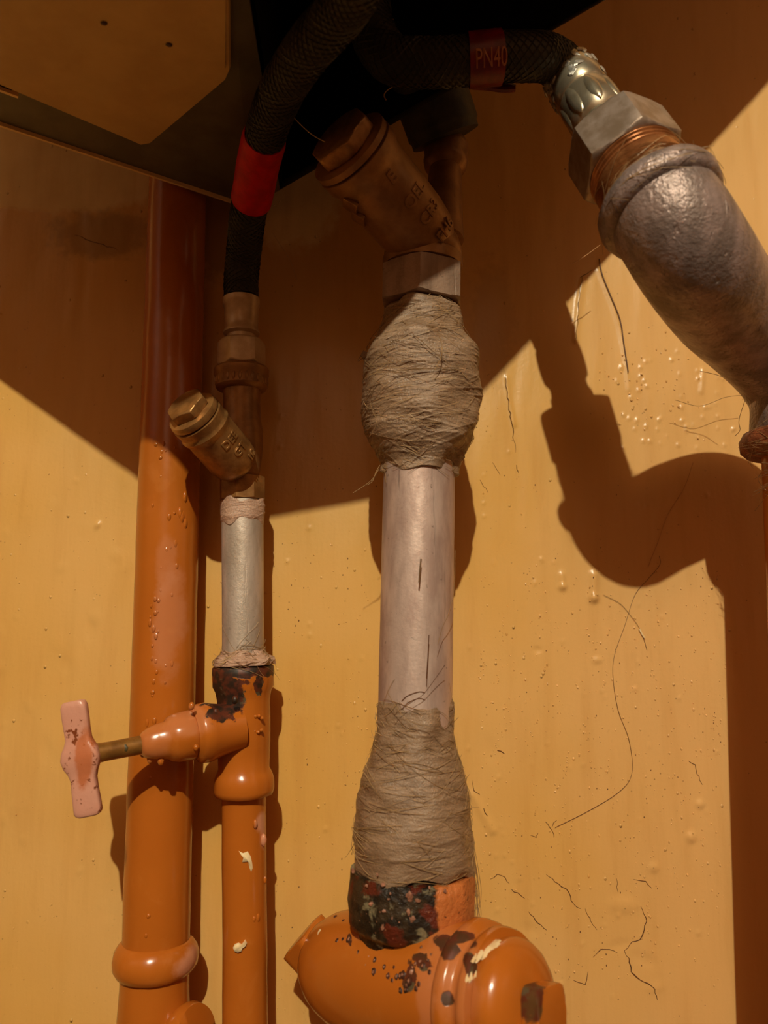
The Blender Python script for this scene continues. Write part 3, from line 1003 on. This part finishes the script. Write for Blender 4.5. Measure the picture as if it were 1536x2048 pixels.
# ------------------------------------------------------------------ braided hose with red sleeve
zh = Z0 - 0.013
hp = [P2(595), P2(560), U(488, 500, .033), U(496, 430, .048), U(507, 380, .060), U(518, 320, .074)] + [UZ(540, 240, zh), UZ(572, 165, zh), UZ(622, 92, zh), UZ(680, 26, zh), UZ(724, -48, zh), UZ(742, -96, zh + .004), UZ(750, -120, zh) + Vector((.003, -.002, .022)), UZ(750, -120, zh) + Vector((.004, -.003, .050))]
HP = spline(hp, 10)
rh = 33 * mpp(P2(560))
base_h = P2(737)
hs = thing('braided_hose', 'black braided hose with bright red sleeve rising from the small strainer', 'hose', base_h)
def hose_mesh(path, r, n=28):
    return Mesh().tube(path, r, n)
def braid(path, r, parent, turns_per_m, n=14, rad=.00035, lift=.0001):
    mb = Mesh()
    L = [0.0]
    for p, q in zip(path, path[1:]):
        L.append(L[-1] + (q - p).length)
    T = [(path[min(i + 1, len(path) - 1)] - path[max(i - 1, 0)]).normalized() for i in range(len(path))]
    u, w = frame(T[0]); fr = []
    for i in range(len(path)):
        u = (u - T[i] * u.dot(T[i])).normalized(); w = T[i].cross(u); fr.append((u.copy(), w.copy()))
    ns = int(L[-1] / .0011)
    for sg in (1, -1):
        for k in range(n):
            pts = []
            for j in range(ns + 1):
                s = L[-1] * j / ns
                i = min(int(np.searchsorted(L, s)), len(path) - 1); i = max(i, 1)
                t = (s - L[i - 1]) / max(L[i] - L[i - 1], 1e-9)
                p = path[i - 1].lerp(path[i], t)
                u_, w_ = fr[i]
                an = sg * s * turns_per_m * 2 * math.pi + 2 * math.pi * k / n
                rr = r + lift * math.sin(j * math.pi * .5 * sg)
                pts.append(p + (u_ * math.cos(an) + w_ * math.sin(an)) * rr)
            mb.tube(pts, rad, 3, False)
    mb.build('braid', BRAID, parent, stuff=True)
ho = hose_mesh(HP, rh).build('hose_tube', BRAID, hs)
braid(HP, rh + .0001, ho, 32)
# red sleeve portion
def sub_path(path, y_lo, y_hi):
    return [p for p in path if y_lo <= PX(p)[1] <= y_hi]
sp = sub_path(HP, 268, 408)
Mesh().tube(sp, [rh + .0011 if 0 < i < len(sp) - 1 else rh + .0006 for i in range(len(sp))], 36).build('red_sleeve', RED, hs, label='bright red shrink sleeve')
mF = mpp(P2(640))
Mesh().lathe(a2, d2, [(s_(598), 33 * mF), (s_(599), 37 * mF), (s_(612), 37 * mF), (s_(616), 34 * mF), (s_(650), 33 * mF), (s_(660), 33 * mF), (s_(664), 36 * mF), (s_(668), 36 * mF), (s_(672), 28 * mF), (s_(684), 28 * mF)], 40).build('ferrule', NICKEL_DULL, hs, label='nickel crimped ferrule')
Mesh().hexa(a2, d2, s_(683), s_(734), 82 * mF, rot=math.radians(47), cham=.07).build('hose_nut', NICKEL_DULL, hs, label='nickel hexagonal nut')

# ------------------------------------------------------------------ centre pipe
a3 = U(838, 960, 0.060); b3 = U(826, 1650, 0.060)
d3 = (b3 - a3).normalized()
def P3(py):
    return a3 + d3 * s_at(a3, d3, py)
s3 = lambda py: s_at(a3, d3, py)
base_p = P3(1790)
cp = thing('steel_pipe', 'bare steel centre pipe with hemp wrapped round both ends', 'pipe', base_p)
prof = profile(a3, d3, ((635, 70), (940, 74), (1200, 75), (1440, 77.5), (1760, 79)))
prof = [(np.interp(t, [0, 1], [prof[0][0], prof[-1][0]]), 75.5 * mpp(P3(1200)) * .965) for t in np.linspace(0, 1, 40)]
Mesh().lathe(a3, d3, prof, 64, lump=.00012, lscale=60).build('pipe', GALV, cp, sharp=60)
prof = profile(a3, d3, ((616, 70), (622, 77), (640, 81), (665, 90), (688, 104), (704, 113), (725, 118), (780, 119), (840, 118), (868, 113), (890, 104), (912, 88), (930, 77), (948, 75)))
wrp = Mesh().ring_strip(wrap_surface(a3, d3, prof, 340, 230, 620, .00026, 21, .0010, .0006)).build('hemp_wrap', HEMP, cp, sharp=180, label='upper bulge of hemp smeared with paste')
profA = prof
strands(a3, d3, prof, 190, 31, .0004, .12).build('hemp_strands', STRAND, wrp, stuff=True)
prof = profile(a3, d3, ((1404, 76.4), (1414, 78.2), (1440, 78.8), (1470, 80), (1490, 84), (1520, 95), (1560, 109), (1600, 117), (1640, 121), (1690, 124), (1722, 124), (1734, 121)))
wrp = Mesh().ring_strip(wrap_surface(a3, d3, prof, 340, 230, 420, .00013, 22, .0005, .0016)).build('hemp_wrap', HEMP, cp, sharp=180, label='lower flare of hemp smeared with paste')
strands(a3, d3, prof, 190, 32, .0004, .15).build('hemp_strands', STRAND, wrp, stuff=True)
# single loose wisps
def wisp(pts, mat, name, parent, r=.00010, n=6):
    Mesh().tube(spline(pts, n), r, 4).build(name, mat, parent)
hb = lambda px, py, h=0.0800: U(px, py, h)
for pts in (((758, 938), (745, 958), (728, 972), (706, 986)), ((760, 930), (752, 944), (745, 962), (735, 970))):
    wisp([U(x, y, 0.0620) for x, y in pts], STRAND, 'wisp', cp, .00013)
wisp([U(x, y, 0.0785) for x, y in ((775, 1385), (790, 1410), (815, 1440), (860, 1455))], STRAND, 'wisp', cp)
wisp([U(x, y, 0.0775) for x, y in ((788, 1432), (800, 1420), (830, 1400), (850, 1385), (890, 1330))], HAIR_DARK, 'wisp', cp)
wisp([U(x, y, 0.0775) for x, y in ((803, 1403), (815, 1392), (838, 1384), (850, 1386))], HAIR_DARK, 'wisp', cp, .00022)
wisp([U(x, y, 0.0778) for x, y in ((875, 1290), (885, 1255), (898, 1225), (908, 1180), (910, 1100))], STRAND, 'wisp', cp)
wisp([U(x, y, 0.0778) for x, y in ((853, 1357), (856, 1310), (858, 1270))], HAIR_DARK, 'wisp', cp, .00016)
wisp([U(x, y, 0.0778) for x, y in ((838, 1165), (840, 1140), (842, 1118))], NICKEL, 'wisp', cp, .0003)
wisp([U(x, y, 0.0855) for x, y in ((870, 740), (882, 715), (884, 690), (878, 672))], STRAND, 'wisp', cp, .00014)
for pts in (((726, 716), (716, 722), (728, 700)), ((958, 820), (962, 800), (955, 780))):
    wisp([U(x, y, 0.0650) for x, y in pts], STRAND, 'wisp', cp, .00016)
Mesh().blob(U(732, 712, 0.0650), .0022, .002, .0016, lump=.7).build('hemp_tuft', HEMP, cp)

# steel adapter above the upper wrap
ad = thing('hex_adapter', 'grey hexagonal adapter between the hemp bulge and big brass strainer', 'fitting', P3(615))
mA = mpp(P3(590))
Mesh().hexa(a3, d3, s3(541), s3(614), 152 * mA, rot=math.radians(35.5), cham=.02).build('hexagon', ADAPTER, ad, sharp=25)
# big brass strainer
sb = thing('brass_strainer', 'big dull brass Y-strainer in the shade under the boiler', 'strainer', P3(541))
mS = mpp(P3(500))
Mesh().lathe(a3, d3, [(s3(541), 70 * mS), (s3(540), 80 * mS), (s3(520), 80 * mS), (s3(516), 76 * mS), (s3(513), 78 * mS), (s3(500), 77 * mS), (s3(480), 70 * mS), (s3(470), 60 * mS)], 56).build('lower_socket', BRASS_DARK, sb)
t0, t1 = U(884, 480, .054), U(893, 285, .046)
dt = (t1 - t0).normalized(); Lt = (t1 - t0).length
Mesh().lathe(t0, dt, [(0, 44 * mS), (Lt * .3, 40 * mS), (Lt * .55, 36 * mS), (Lt * .70, 34 * mS), (Lt * .74, 44 * mS), (Lt * .80, 47 * mS), (Lt * .84, 43 * mS), (Lt * .90, 47 * mS), (Lt * .97, 45 * mS), (Lt, 40 * mS)], 48).build('upper_socket', BRASS_DARK, sb)
y0b = U(862, 494, .061); y1b = U(693, 290, .098)
dyb = (y1b - y0b).normalized(); Lb = (y1b - y0b).length
mY = mpp(U(780, 400, .08)) * 1.12
bb = Mesh().lathe(y0b, dyb, [(-.003, 10 * mY), (-.002, 40 * mY), (.001, 55 * mY), (.006, 64 * mY), (.014, 68 * mY), (Lb * .45, 69 * mY), (Lb * .70, 68 * mY), (Lb * .80, 69 * mY), (Lb * .83, 74 * mY), (Lb * .92, 75 * mY), (Lb * .93, 68 * mY)], 56).build('branch', BRASS_DARK, sb)
Mesh().lathe(y0b, dyb, [(Lb * .933, 66 * mY), (Lb * .94, 74 * mY), (Lb * .985, 74 * mY), (Lb * .99, 66 * mY)], 56).build('cap', BRASS_DARK, sb)
Mesh().hexa(y0b, dyb, Lb * .99, Lb * 1.10, 104 * mY, rot=.2, cham=.04).build('cap_hexagon', BRASS, sb)
for st, ang in ((.74, -1.0), (.62, -1.12)):
    toward = (CAM - y0b).normalized(); o_ = (toward - dyb * toward.dot(dyb)).normalized(); sd = dyb.cross(o_)
    q = o_ * math.cos(ang) - sd * math.sin(ang)
    if q.x > 0:
        q = o_ * math.cos(ang) + sd * math.sin(ang)
    Mesh().hexa(y0b + dyb * Lb * st, q, 66 * mY, 74 * mY, .006, 4, .8, .05).build('boss', BRASS, sb)
letter_rows((('E', Lb * .72, .35, .0062), ('OEL', Lb * .50, .55, .0066), ('CR3', Lb * .33, .58, .0062), ('FH6', Lb * .14, .62, .0062)), y0b, dyb, 68.5 * mY, BRASS_DARK, bb)
# dark rubber connector above it
rc = thing('rubber_connector', 'fat dark rubber hose end above the big brass strainer', 'hose', t1)
q0 = t1 + dt * .0006
zt = Z0 + .02
pts = spline([q0, U(878, 235, .050), U(858, 180, .056), U(845, 135, .062)], 8)
Mesh().tube(pts, [.0095] + [.0150] * 3 + [.0158] * (len(pts) - 4), 40).build('hose_end', RUBBER, rc)
wisp([U(x, y, .083) for x, y in ((772, 200), (768, 190), (778, 178), (812, 160))], HAIR, 'frayed_edge', rc, .00025)

# ------------------------------------------------------------------ orange gas filter at the bottom
base_f = P3(2200)
gf = thing('gas_filter', 'fat orange gas filter with rust-blistered collar under the centre pipe', 'filter', base_f)
rust_m = Mat('rust_blistered_collar')
c1 = rust_m.mix(rust_m.ramp(rust_m.noise(150, 4), .40, .52), S(56, 42, 26), S(32, 23, 14))
c1 = rust_m.mix(rust_m.ramp(rust_m.noise(95, 3, .5), .54, .60), c1, S(92, 34, 16))
c1 = rust_m.mix(rust_m.ramp(rust_m.noise(120, 4, .6, None, .4), .55, .62), c1, S(118, 108, 82))
c1 = rust_m.mix(rust_m.math('MULTIPLY', rust_m.ramp(rust_m.voro(300), .05, .11, 1, 0), .7), c1, S(150, 100, 74))
ob = rust_m.patch(P3(1790) + Vector((.020, -.016, .0)), (.0125, .03, .05), base_f, 220, .06, .30)
c1 = rust_m.mix(ob, c1, rust_m.mix(rust_m.ramp(rust_m.noise(300, 3), .64, .70), S(188, 108, 54), S(70, 30, 16)))
rust_m.set(color=c1, rough=.45, normal=rust_m.bump(rust_m.noise(330, 4, .6), .8, .0012))
prof = profile(a3, d3, ((1735, 118), (1736, 127), (1760, 130), (1800, 131), (1835, 130), (1848, 122), (1853, 110), (1900, 108)))
Mesh().lathe(a3, d3, prof, 72, lump=.0011, lscale=140).build('collar', rust_m.m, gf, sharp=70, label='blackened rusty collar')
f0 = U(652, 1922, .032); f1 = U(1075, 2022, .100)
df = (f1 - f0).normalized(); Lf = (f1 - f0).length
mf = mpp(U(960, 1990, .080))
def sx(px):
    lo_, hi_ = -.03, .2
    for _ in range(40):
        mid = (lo_ + hi_) / 2
        if PX(f0 + df * mid)[0] < px:
            lo_ = mid
        else:
            hi_ = mid
    return (lo_ + hi_) / 2
mk = lambda rows: [(sx(x), r * mf) for x, r in rows]
P_body = mk(((640, 46), (643, 70), (650, 84), (664, 100), (684, 114), (710, 124), (745, 130), (800, 132), (860, 131), (910, 129), (944, 127), (950, 124)))
P_fl = mk(((948, 122), (950, 134), (956, 140), (968, 141), (976, 136), (980, 126), (984, 124), (992, 124), (996, 130), (1004, 132), (1012, 129), (1014, 112)))
P_cap = mk(((1013, 104), (1015, 113), (1024, 115), (1036, 114), (1046, 108), (1056, 97), (1064, 82), (1070, 60), (1072, 20)))
def filt_pt(px, py):                              # point of the filter skin on the sight line
    dd = ray(px, py).normalized()
    allp = P_body + P_fl + P_cap
    xs, ys = [p[0] for p in allp], [p[1] for p in allp]
    for k in range(900):
        p = CAM + dd * (.15 + k * .00025)
        sa = (p - f0).dot(df)
        if xs[0] < sa < xs[-1] and (p - f0 - df * sa).length < np.interp(sa, xs, ys):
            return p
    return None
def C3(x, y):
    return (580 + x * .3646, 1640 + y * .3646)
def fp(x, y):
    return filt_pt(*C3(x, y)) or U(*C3(x, y), .09)
rust_spots = ((fp(665, 850), (.0020, .008, .0034), 1.0), (fp(640, 905), (.0014, .008, .0018), 1.0), (fp(725, 775), (.0032, .008, .0018), 1.1), (fp(850, 700), (.0058, .009, .0021), .6), (fp(945, 650), (.0044, .009, .0012), .6),
              (fp(865, 980), (.0020, .008, .0020), .4), (fp(990, 800), (.0022, .008, .0028), .5), (fp(325, 650), (.0009, .006, .0012), .8))
m_f = orange_paint('filter_gloss', base_f, rust=rust_spots, rustcol=(74, 42, 18), pink=((fp(900, 800), (.008, .02, .016), .22), (fp(740, 940), (.003, .02, .012), .25)))
Mesh().lathe(f0, df, P_body, 72, lump=.0006, lscale=60).build('body', m_f, gf, sharp=60)
Mesh().lathe(f0, df, P_fl, 72, lump=.0006, lscale=90).build('flange', m_f, gf, sharp=60, label='ringed flange with peeling paint')
Mesh().lathe(f0, df, P_cap, 72, lump=.0004, lscale=60).build('cap', m_f, gf, sharp=60)
k0 = f0 + df * sx(1088)
M_key = orange_paint('key_gloss', base_f, rust=((U(1062, 2012, .118), (.0075, .03, .0105), .4),), rustcol=(92, 62, 30))
Mesh().hexa(f0, df, sx(1070), sx(1106), 92 * mf, 4, .62, .05, 10, .90).build('square_key', M_key, gf, label='square key end with bare brown metal')
pl_d = (U(596, 1862, .030) - f0).normalized()
Mesh().hexa(f0, pl_d, .001, .0135, 100 * mf, 4, .35, .05, 10, .9).build('end_plug', m_f, gf)
pin0, pin1 = U(1002, 1922, .078), U(1007, 1866, .078)
dp = (pin1 - pin0).normalized(); Lp = (pin1 - pin0).length
mp_ = mpp(pin1)
Mesh().lathe(pin0, dp, [(0, 14 * mp_), (Lp * .6, 14 * mp_), (Lp * .8, 13.5 * mp_), (Lp * .93, 10 * mp_), (Lp * .99, 5 * mp_), (Lp, 1 * mp_)], 24, lump=.0003).build('pin', m_f, gf, sharp=70)
drop = P3(1990); 
Mesh().lathe(U(800, 1990, .058), Vector((0, 0, -1)), [(0, 92 * mf), (.02, 90 * mf), (.05, 84 * mf), (.16, 84 * mf), (.60, 84 * mf)], 48, lump=.0004).build('outlet', m_f, gf, sharp=60)
# blisters and flakes
bl = [(690, 690, 5), (722, 700, 6), (560, 880, 5), (585, 860, 6), (620, 850, 8), (635, 930, 7), (690, 925, 5), (725, 655, 7), (745, 625, 9), (765, 835, 5), (705, 900, 5), (675, 810, 6), (730, 800, 8), (755, 770, 6), (325, 655, 9), (290, 655, 5), (258, 660, 5), (375, 730, 8), (435, 750, 6), (465, 770, 7), (417, 795, 6), (460, 832, 9), (517, 808, 6), (537, 855, 6), (570, 808, 4), (605, 855, 7), (605, 935, 6), (248, 528, 5), (292, 550, 4), (497, 775, 4), (405, 725, 3), (350, 712, 3), (365, 790, 4), (430, 712, 4), (335, 690, 4), (655, 885, 9), (640, 905, 8), (690, 790, 7)]
mb1, mb2 = Mesh(), Mesh()
for x, y, r in bl:
    p = filt_pt(*C3(x, y))
    if p is None:
        continue
    q = (p - f0 - df * (p - f0).dot(df)).normalized()
    e = df; g_ = df.cross(q)
    k = r * .3646 * mf * 2.1
    mb1.blob(p, k * 1.1, k * .45, k * 1.2, (e, q, g_), 10, 6, .4)
    if r >= 6:
        mb2.blob(p + q * k * .25, k * .5, k * .35, k * .55, (e, q, g_), 8, 6, .6)
mb1.build('rust_blisters', SPOT, gf, stuff=True)
for x, y, r in ((715, 780, 9), (668, 835, 13), (775, 742, 10), (700, 440, 12), (655, 420, 16), (515, 500, 12), (508, 590, 12), (650, 505, 12), (670, 545, 12), (510, 355, 14), (445, 460, 12), (765, 372, 8), (550, 405, 8), (540, 435, 7), (345, 275, 12), (850, 390, 8), (420, 360, 7), (600, 560, 8), (560, 540, 7), (480, 300, 8)):
    px, py = C3(x, y)
    k = r * .3646 * mf * 1.05
    if y < 620:
        p, q = on_surface(P3(1790), 131 * mpp(P3(1790)) * .97, px, py)
        mb2.blob(p, k * random.uniform(.6, 1.2), k * .3, k * random.uniform(.6, 1.4), None, 9, 6, 1.0)
    else:
        p = filt_pt(px, py)
        if p:
            mb2.blob(p, k, k * .5, k, None, 8, 6, .7)
mb2.build('primer_flakes', simple('primer_flake', (178, 126, 102), (120, 78, 58), 0, .4, .3), gf, stuff=True)
mb = Mesh()
for x, y, r in ((1112, 690, 30), (1085, 712, 32), (1060, 730, 26), (1030, 745, 22), (1130, 668, 18), (1003, 760, 15), (985, 860, 16), (965, 872, 12), (1010, 850, 12), (165, 612, 12)):
    p = filt_pt(*C3(x, y))
    if p is None:
        continue
    q = (p - f0 - df * (p - f0).dot(df)).normalized()
    k = r * .3646 * mf
    mb.blob(p, k * 1.2, k * .22, k * 1.7, (df, q, df.cross(q)), 12, 8, .6)
mb.build('white_paste', WHITE_SPLASH, gf, stuff=True)
for k in range(12):                                # fibres hanging beside the collar
    x0 = random.uniform(940, 950); y0_ = random.uniform(1680, 1760)
    wisp([U(x0, y0_, .060), U(x0 + random.uniform(2, 12), y0_ + 50, .057), U(x0 + random.uniform(2, 16), y0_ + 90, .056), U(x0 + random.uniform(-8, 12), y0_ + random.uniform(100, 140), .056)], STRAND, 'wisp', gf, .00009)

# ------------------------------------------------------------------ right-hand elbow, riser and inlet hose
NA, EA = U(1230, 284, .106), U(1312, 402, .119)
de = (EA - NA).normalized()
def sn(py):
    return s_at(NA, de, py)
EL = [(1350, 458, .1210), (1394, 528, .114), (1448, 604, .095), (1512, 668, .078), (1562, 722, .068), (1596, 775, .064)]
ep = spline([EA - de * .001, EA + de * .003] + [U(*p) for p in EL], 8)
base_e = ep[-1]
el = thing('pipe_elbow', 'pitted grey cast elbow curving out of frame at right', 'elbow', base_e)
re_ = .0186
N_ = len(ep)
Mesh().tube(ep, [re_ * interp(i / (N_ - 1), [0, .1, .3, .6, 1], [.98, .96, 1.0, 1.04, 1.0]) for i in range(N_)], 48).build('bend', GALV_ROUGH, el, sharp=60)
Mesh().lathe(ep[0], de, [(-.0004, .0160), (0, re_ * 1.03), (.0012, re_ * 1.09), (.004, re_ * 1.12), (.007, re_ * 1.08), (.0085, re_ * 1.0)], 56, lump=.0003, lscale=150).build('bead', GALV_ROUGH, el, sharp=60, label='raised bead round the mouth')
strands(ep[0], de, [(-.002, .0165), (.0, .0195), (.006, .0207)], 50, 77, .0004, .8).build('hemp_strands', STRAND, el, stuff=True)
# riser
ri = thing('riser_pipe', 'rusty riser under the grey elbow at the right edge', 'pipe', U(1612, 2300, .063))
ar = U(1602, 862, .063); br_ = U(1668, 2300, .063)
dr = (br_ - ar).normalized()
sr = lambda py: s_at(ar, dr, py)
mr = mpp(ar)
rust2 = simple('rusty_orange', (150, 84, 50), (96, 44, 22), 0, .5, .6, 180, .0012)
RP = spline([ep[-1] + (ep[-1] - ep[-2]).normalized() * .0005, U(1604, 815, .066), ar], 6)
Mesh().tube(RP, [re_] * len(RP), 40).build('bend', GALV_ROUGH, ri)
Mesh().lathe(ar, dr, [(sr(862), re_), (sr(868), .0212), (sr(880), .0222), (sr(900), .0218), (sr(910), .0198), (sr(914), .015)], 48, lump=.0006, lscale=120).build('collar', rust2, ri, label='rusty collar')
m_or3 = orange_paint('riser_gloss', U(1612, 2300, .063))
Mesh().lathe(ar, dr, [(sr(912), .0146), (sr(960), .0146), (sr(2300), .0146), (sr(2300) + .55, .0146)], 48, lump=.0002).build('pipe', m_or3, ri)
strands(ar, dr, [(sr(860), .0212), (sr(900), .0216), (sr(940), .0155), (sr(1000), .0152)], 140, 78, .0004, .8).build('hemp_strands', STRAND, ri, stuff=True)
# copper nipple
n0 = ep[0] - de * .0006
cn = thing('copper_nipple', 'shiny copper threaded nipple between hex nut and grey elbow', 'fitting', n0)
prof = []
Lc = (n0 - (NA + de * sn(338))).length
for i in range(90):
    s = -Lc * i / 89
    th = .0004 * math.sin(-s / .0019 * 2 * math.pi) if i > 60 else .0
    prof.append((s, (0.0155 if i > 60 else .0159) + th))
Mesh().lathe(n0, de, prof, 56).build('thread', COPPER, cn, sharp=70)
strands(n0, de, [(-.006, .0160), (-.0005, .0166)], 40, 79, .0003, .4).build('hemp_strands', STRAND, cn, stuff=True)
# inlet hose: nut, ferrule, hose, tag
nn0 = n0 - de * (Lc + .0002)
ih = thing('inlet_hose', 'dark hose with red tag and shiny hex nut at upper right', 'hose', nn0)
mN = mpp(nn0)
Mesh().hexa(nn0, -de, 0, .0180, .0322, rot=math.radians(-6), cham=.05).build('hose_nut', NUT_GREY, ih, label='grey hexagonal nut')
fe0 = nn0 - de * .0180
fd = -de
fa = Mesh().lathe(fe0, fd, [(0.0000, .0100), (0.0045, .0098), (0.0060, .0088), (0.0090, .0086), (0.0112, .0102), (0.0240, .0104), (0.0258, .0096), (0.0267, .0102), (0.0323, .0106), (0.0390, .0104), (0.0435, .0094), (0.0465, .0080), (0.0473, .006)], 20).build('ferrule', NICKEL, ih, label='shiny crimped ferrule')
mb = Mesh()
u_, w_ = frame(fd)
for k in range(8):
    t = 2 * math.pi * k / 8
    q = u_ * math.cos(t) + w_ * math.sin(t)
    mb.blob(fe0 + fd * .0177 + q * .0100, .0024, .0010, .0075, (fd.cross(q), q, fd), 8, 6, 0)
mb.build('crimp_ribs', NICKEL, ih, stuff=True)
mb = Mesh()
for k in range(60):
    t = random.uniform(0, 6.28); q = u_ * math.cos(t) + w_ * math.sin(t)
    s = random.uniform(.029, .0445)
    mb.blob(fe0 + fd * s + q * interp(s, [.029, .040, .0455], [.0104, .0104, .0088]), random.uniform(.0008, .002), .0005, random.uniform(.0008, .0022), (fd.cross(q), q, fd), 6, 5, .6)
mb.build('foil', CRIMP, ih, stuff=True, label='crumpled silver foil at the hose end')
h_end = fe0 + fd * .0440
hE = -h_end.y
ex_, ey_ = PX(h_end)
ihp = [U(ex_ + 4, ey_, hE), U(ex_ - 34, 118, hE + .006), U(1056, 113, .1015), U(1000, 115, .1035), U(930, 122, .1030), U(850, 126, .1015), U(780, 116, .1005), U(752, 112, .100) + Vector((-.002, -.001, .012)), U(748, 110, .100) + Vector((-.003, -.002, .032))]
print('DBG hE', hE, ex_, ey_)
IHP = spline(ihp, 10)
hr = .0082
iho = hose_mesh(IHP, hr).build('hose_tube', BRAID, ih)
braid(IHP, hr + .0001, iho, 30)
tp = [p for p in IHP if 935 <= PX(p)[0] <= 1002]
tp = tp[::-1]
tag = Mesh().tube(tp, hr + .0011, 40).build('red_tag', RED_DARK, ih, label='red printed tag with PN40')
ctr = tp[len(tp) // 2]
tdir = (tp[-1] - tp[0]).normalized()
tow = (CAM - ctr).normalized()
o_ = (tow - tdir * tow.dot(tdir)).normalized()
yv = o_.cross(tdir).normalized()
if yv.z < 0:
    yv = -yv
def tag_text():
    cu_r = hr + .0011
    cu = bpy.data.curves.new('print', 'FONT')
    cu.body = 'PN40'; cu.size = .0070; cu.extrude = .00008; cu.resolution_u = 4; cu.align_x = 'CENTER'; cu.align_y = 'CENTER'
    tmp = bpy.data.objects.new('tmp', cu); C.objects.link(tmp)
    bpy.context.view_layer.update()
    me = bpy.data.meshes.new_from_object(tmp.evaluated_get(bpy.context.evaluated_depsgraph_get()))
    bpy.data.objects.remove(tmp)
    base = parent_base(ih)
    for v in me.vertices:
        x, y, z = v.co
        an = y * 1.25 / cu_r
        v.co = ctr + tdir * (x * .72 + .0004) + (yv * math.sin(an) + o_ * math.cos(an)) * (cu_r + .0004 + z) - base
    me.materials.clear(); me.materials.append(TAG_PRINT)
    o = bpy.data.objects.new('print', me); C.objects.link(o); o.parent = tag
tag_text()
st = [U(x, y, h) for x, y, h in ((998, 158, hE), (1012, 170, hE), (1030, 176, hE))]
Mesh().tube(spline(st, 4), .0012, 8).build('tag_tail', RED_DARK, ih)
Mesh().tube(spline([U(x, y, hE) for x, y in ((945, 172), (975, 174), (1005, 178), (1030, 177))], 4), .0013, 8).build('tag_tail', RED_DARK, ih)

# ------------------------------------------------------------------ hairs and webs
def hair(pts, h, mat, label, r=.00012, cat='hair', name='loose_hair'):
    o = Mesh().tube([WP(*PX(q), h) if h < .002 else q for q in spline([U(x, y, h) for x, y in pts], 8)], r, 5).build(name, mat)
    o['label'] = label; o['category'] = cat
    return o
hair([(1386, 925), (1368, 975), (1335, 1030), (1315, 1085), (1303, 1115), (1296, 1135)], .0006, HAIR, 'pale hair lying across the shadow of the grey elbow')
hair([(1318, 1112), (1319, 1130), (1296, 1158), (1270, 1190), (1250, 1250), (1229, 1310), (1226, 1355), (1236, 1420), (1258, 1480), (1264, 1545), (1240, 1582), (1180, 1620), (1110, 1655)], .0005, HAIR_DARK, 'long thin curved hair running down the lit wall', .00009)
hair([(1208, 1190), (1240, 1207), (1262, 1232), (1282, 1262), (1294, 1300)], .0005, HAIR_DARK, 'short dark hair below the paint drips on the wall', .00008)
hair([(1279, 1258), (1284, 1268), (1289, 1276)], .0007, WHITE_SPLASH, 'tiny glinting white flake stuck on the wall', .0004, 'flake', 'paint_flake')
hair([(1198, 518), (1204, 550), (1222, 595), (1240, 640), (1247, 685), (1256, 745)], .0006, HAIR_DARK, 'dark twisted strand on the wall left of the grey elbow', .00028, 'strand', 'dark_strand')
hair([(523, 188), (556, 208), (575, 222), (604, 252), (628, 272), (650, 284)], .104, WEB, 'dusty thread strung from the black hose to the strainer cap', .00012, 'cobweb', 'cobweb_thread')
hair([(544, 412), (556, 408), (560, 402)], .02, WEB, 'short pale fibre beside the red sleeve', .0002, 'fibre', 'loose_fibre')
hair([(545, 465), (562, 492), (580, 520), (594, 560)], .004, WEB, 'faint thread on the shaded wall right of the hose', .00008, 'cobweb', 'cobweb_thread')
hair([(1144, 528), (1170, 512), (1200, 490)], .03, HAIR, 'pale straw fibre poking out left of the grey elbow', .00016, 'fibre', 'loose_fibre')
hair([(1470, 770), (1440, 752), (1400, 742)], .03, HAIR_DARK, 'fine dark hair under the grey elbow', .00012)
hair([(1490, 790), (1450, 795), (1400, 812), (1350, 800)], .012, HAIR_DARK, 'wavy brown hair under the grey elbow, level with its tip', .0001)
hair([(1490, 800), (1478, 840), (1480, 860), (1470, 872)], .03, HAIR_DARK, 'short dark hair beside the rusty riser collar', .00012)

print('DBG', 'Z0', Z0, 'A1', PX(A1), 'B1', PX(B1), 'B2', PX(B2), 'B3', PX(B3), 'G', tuple(G), PX(G), 'E2', tuple(E2), PX(E2), 'tris', sum(len(o.data.loops) - 2 * len(o.data.polygons) for o in C.objects if o.type == 'MESH'))
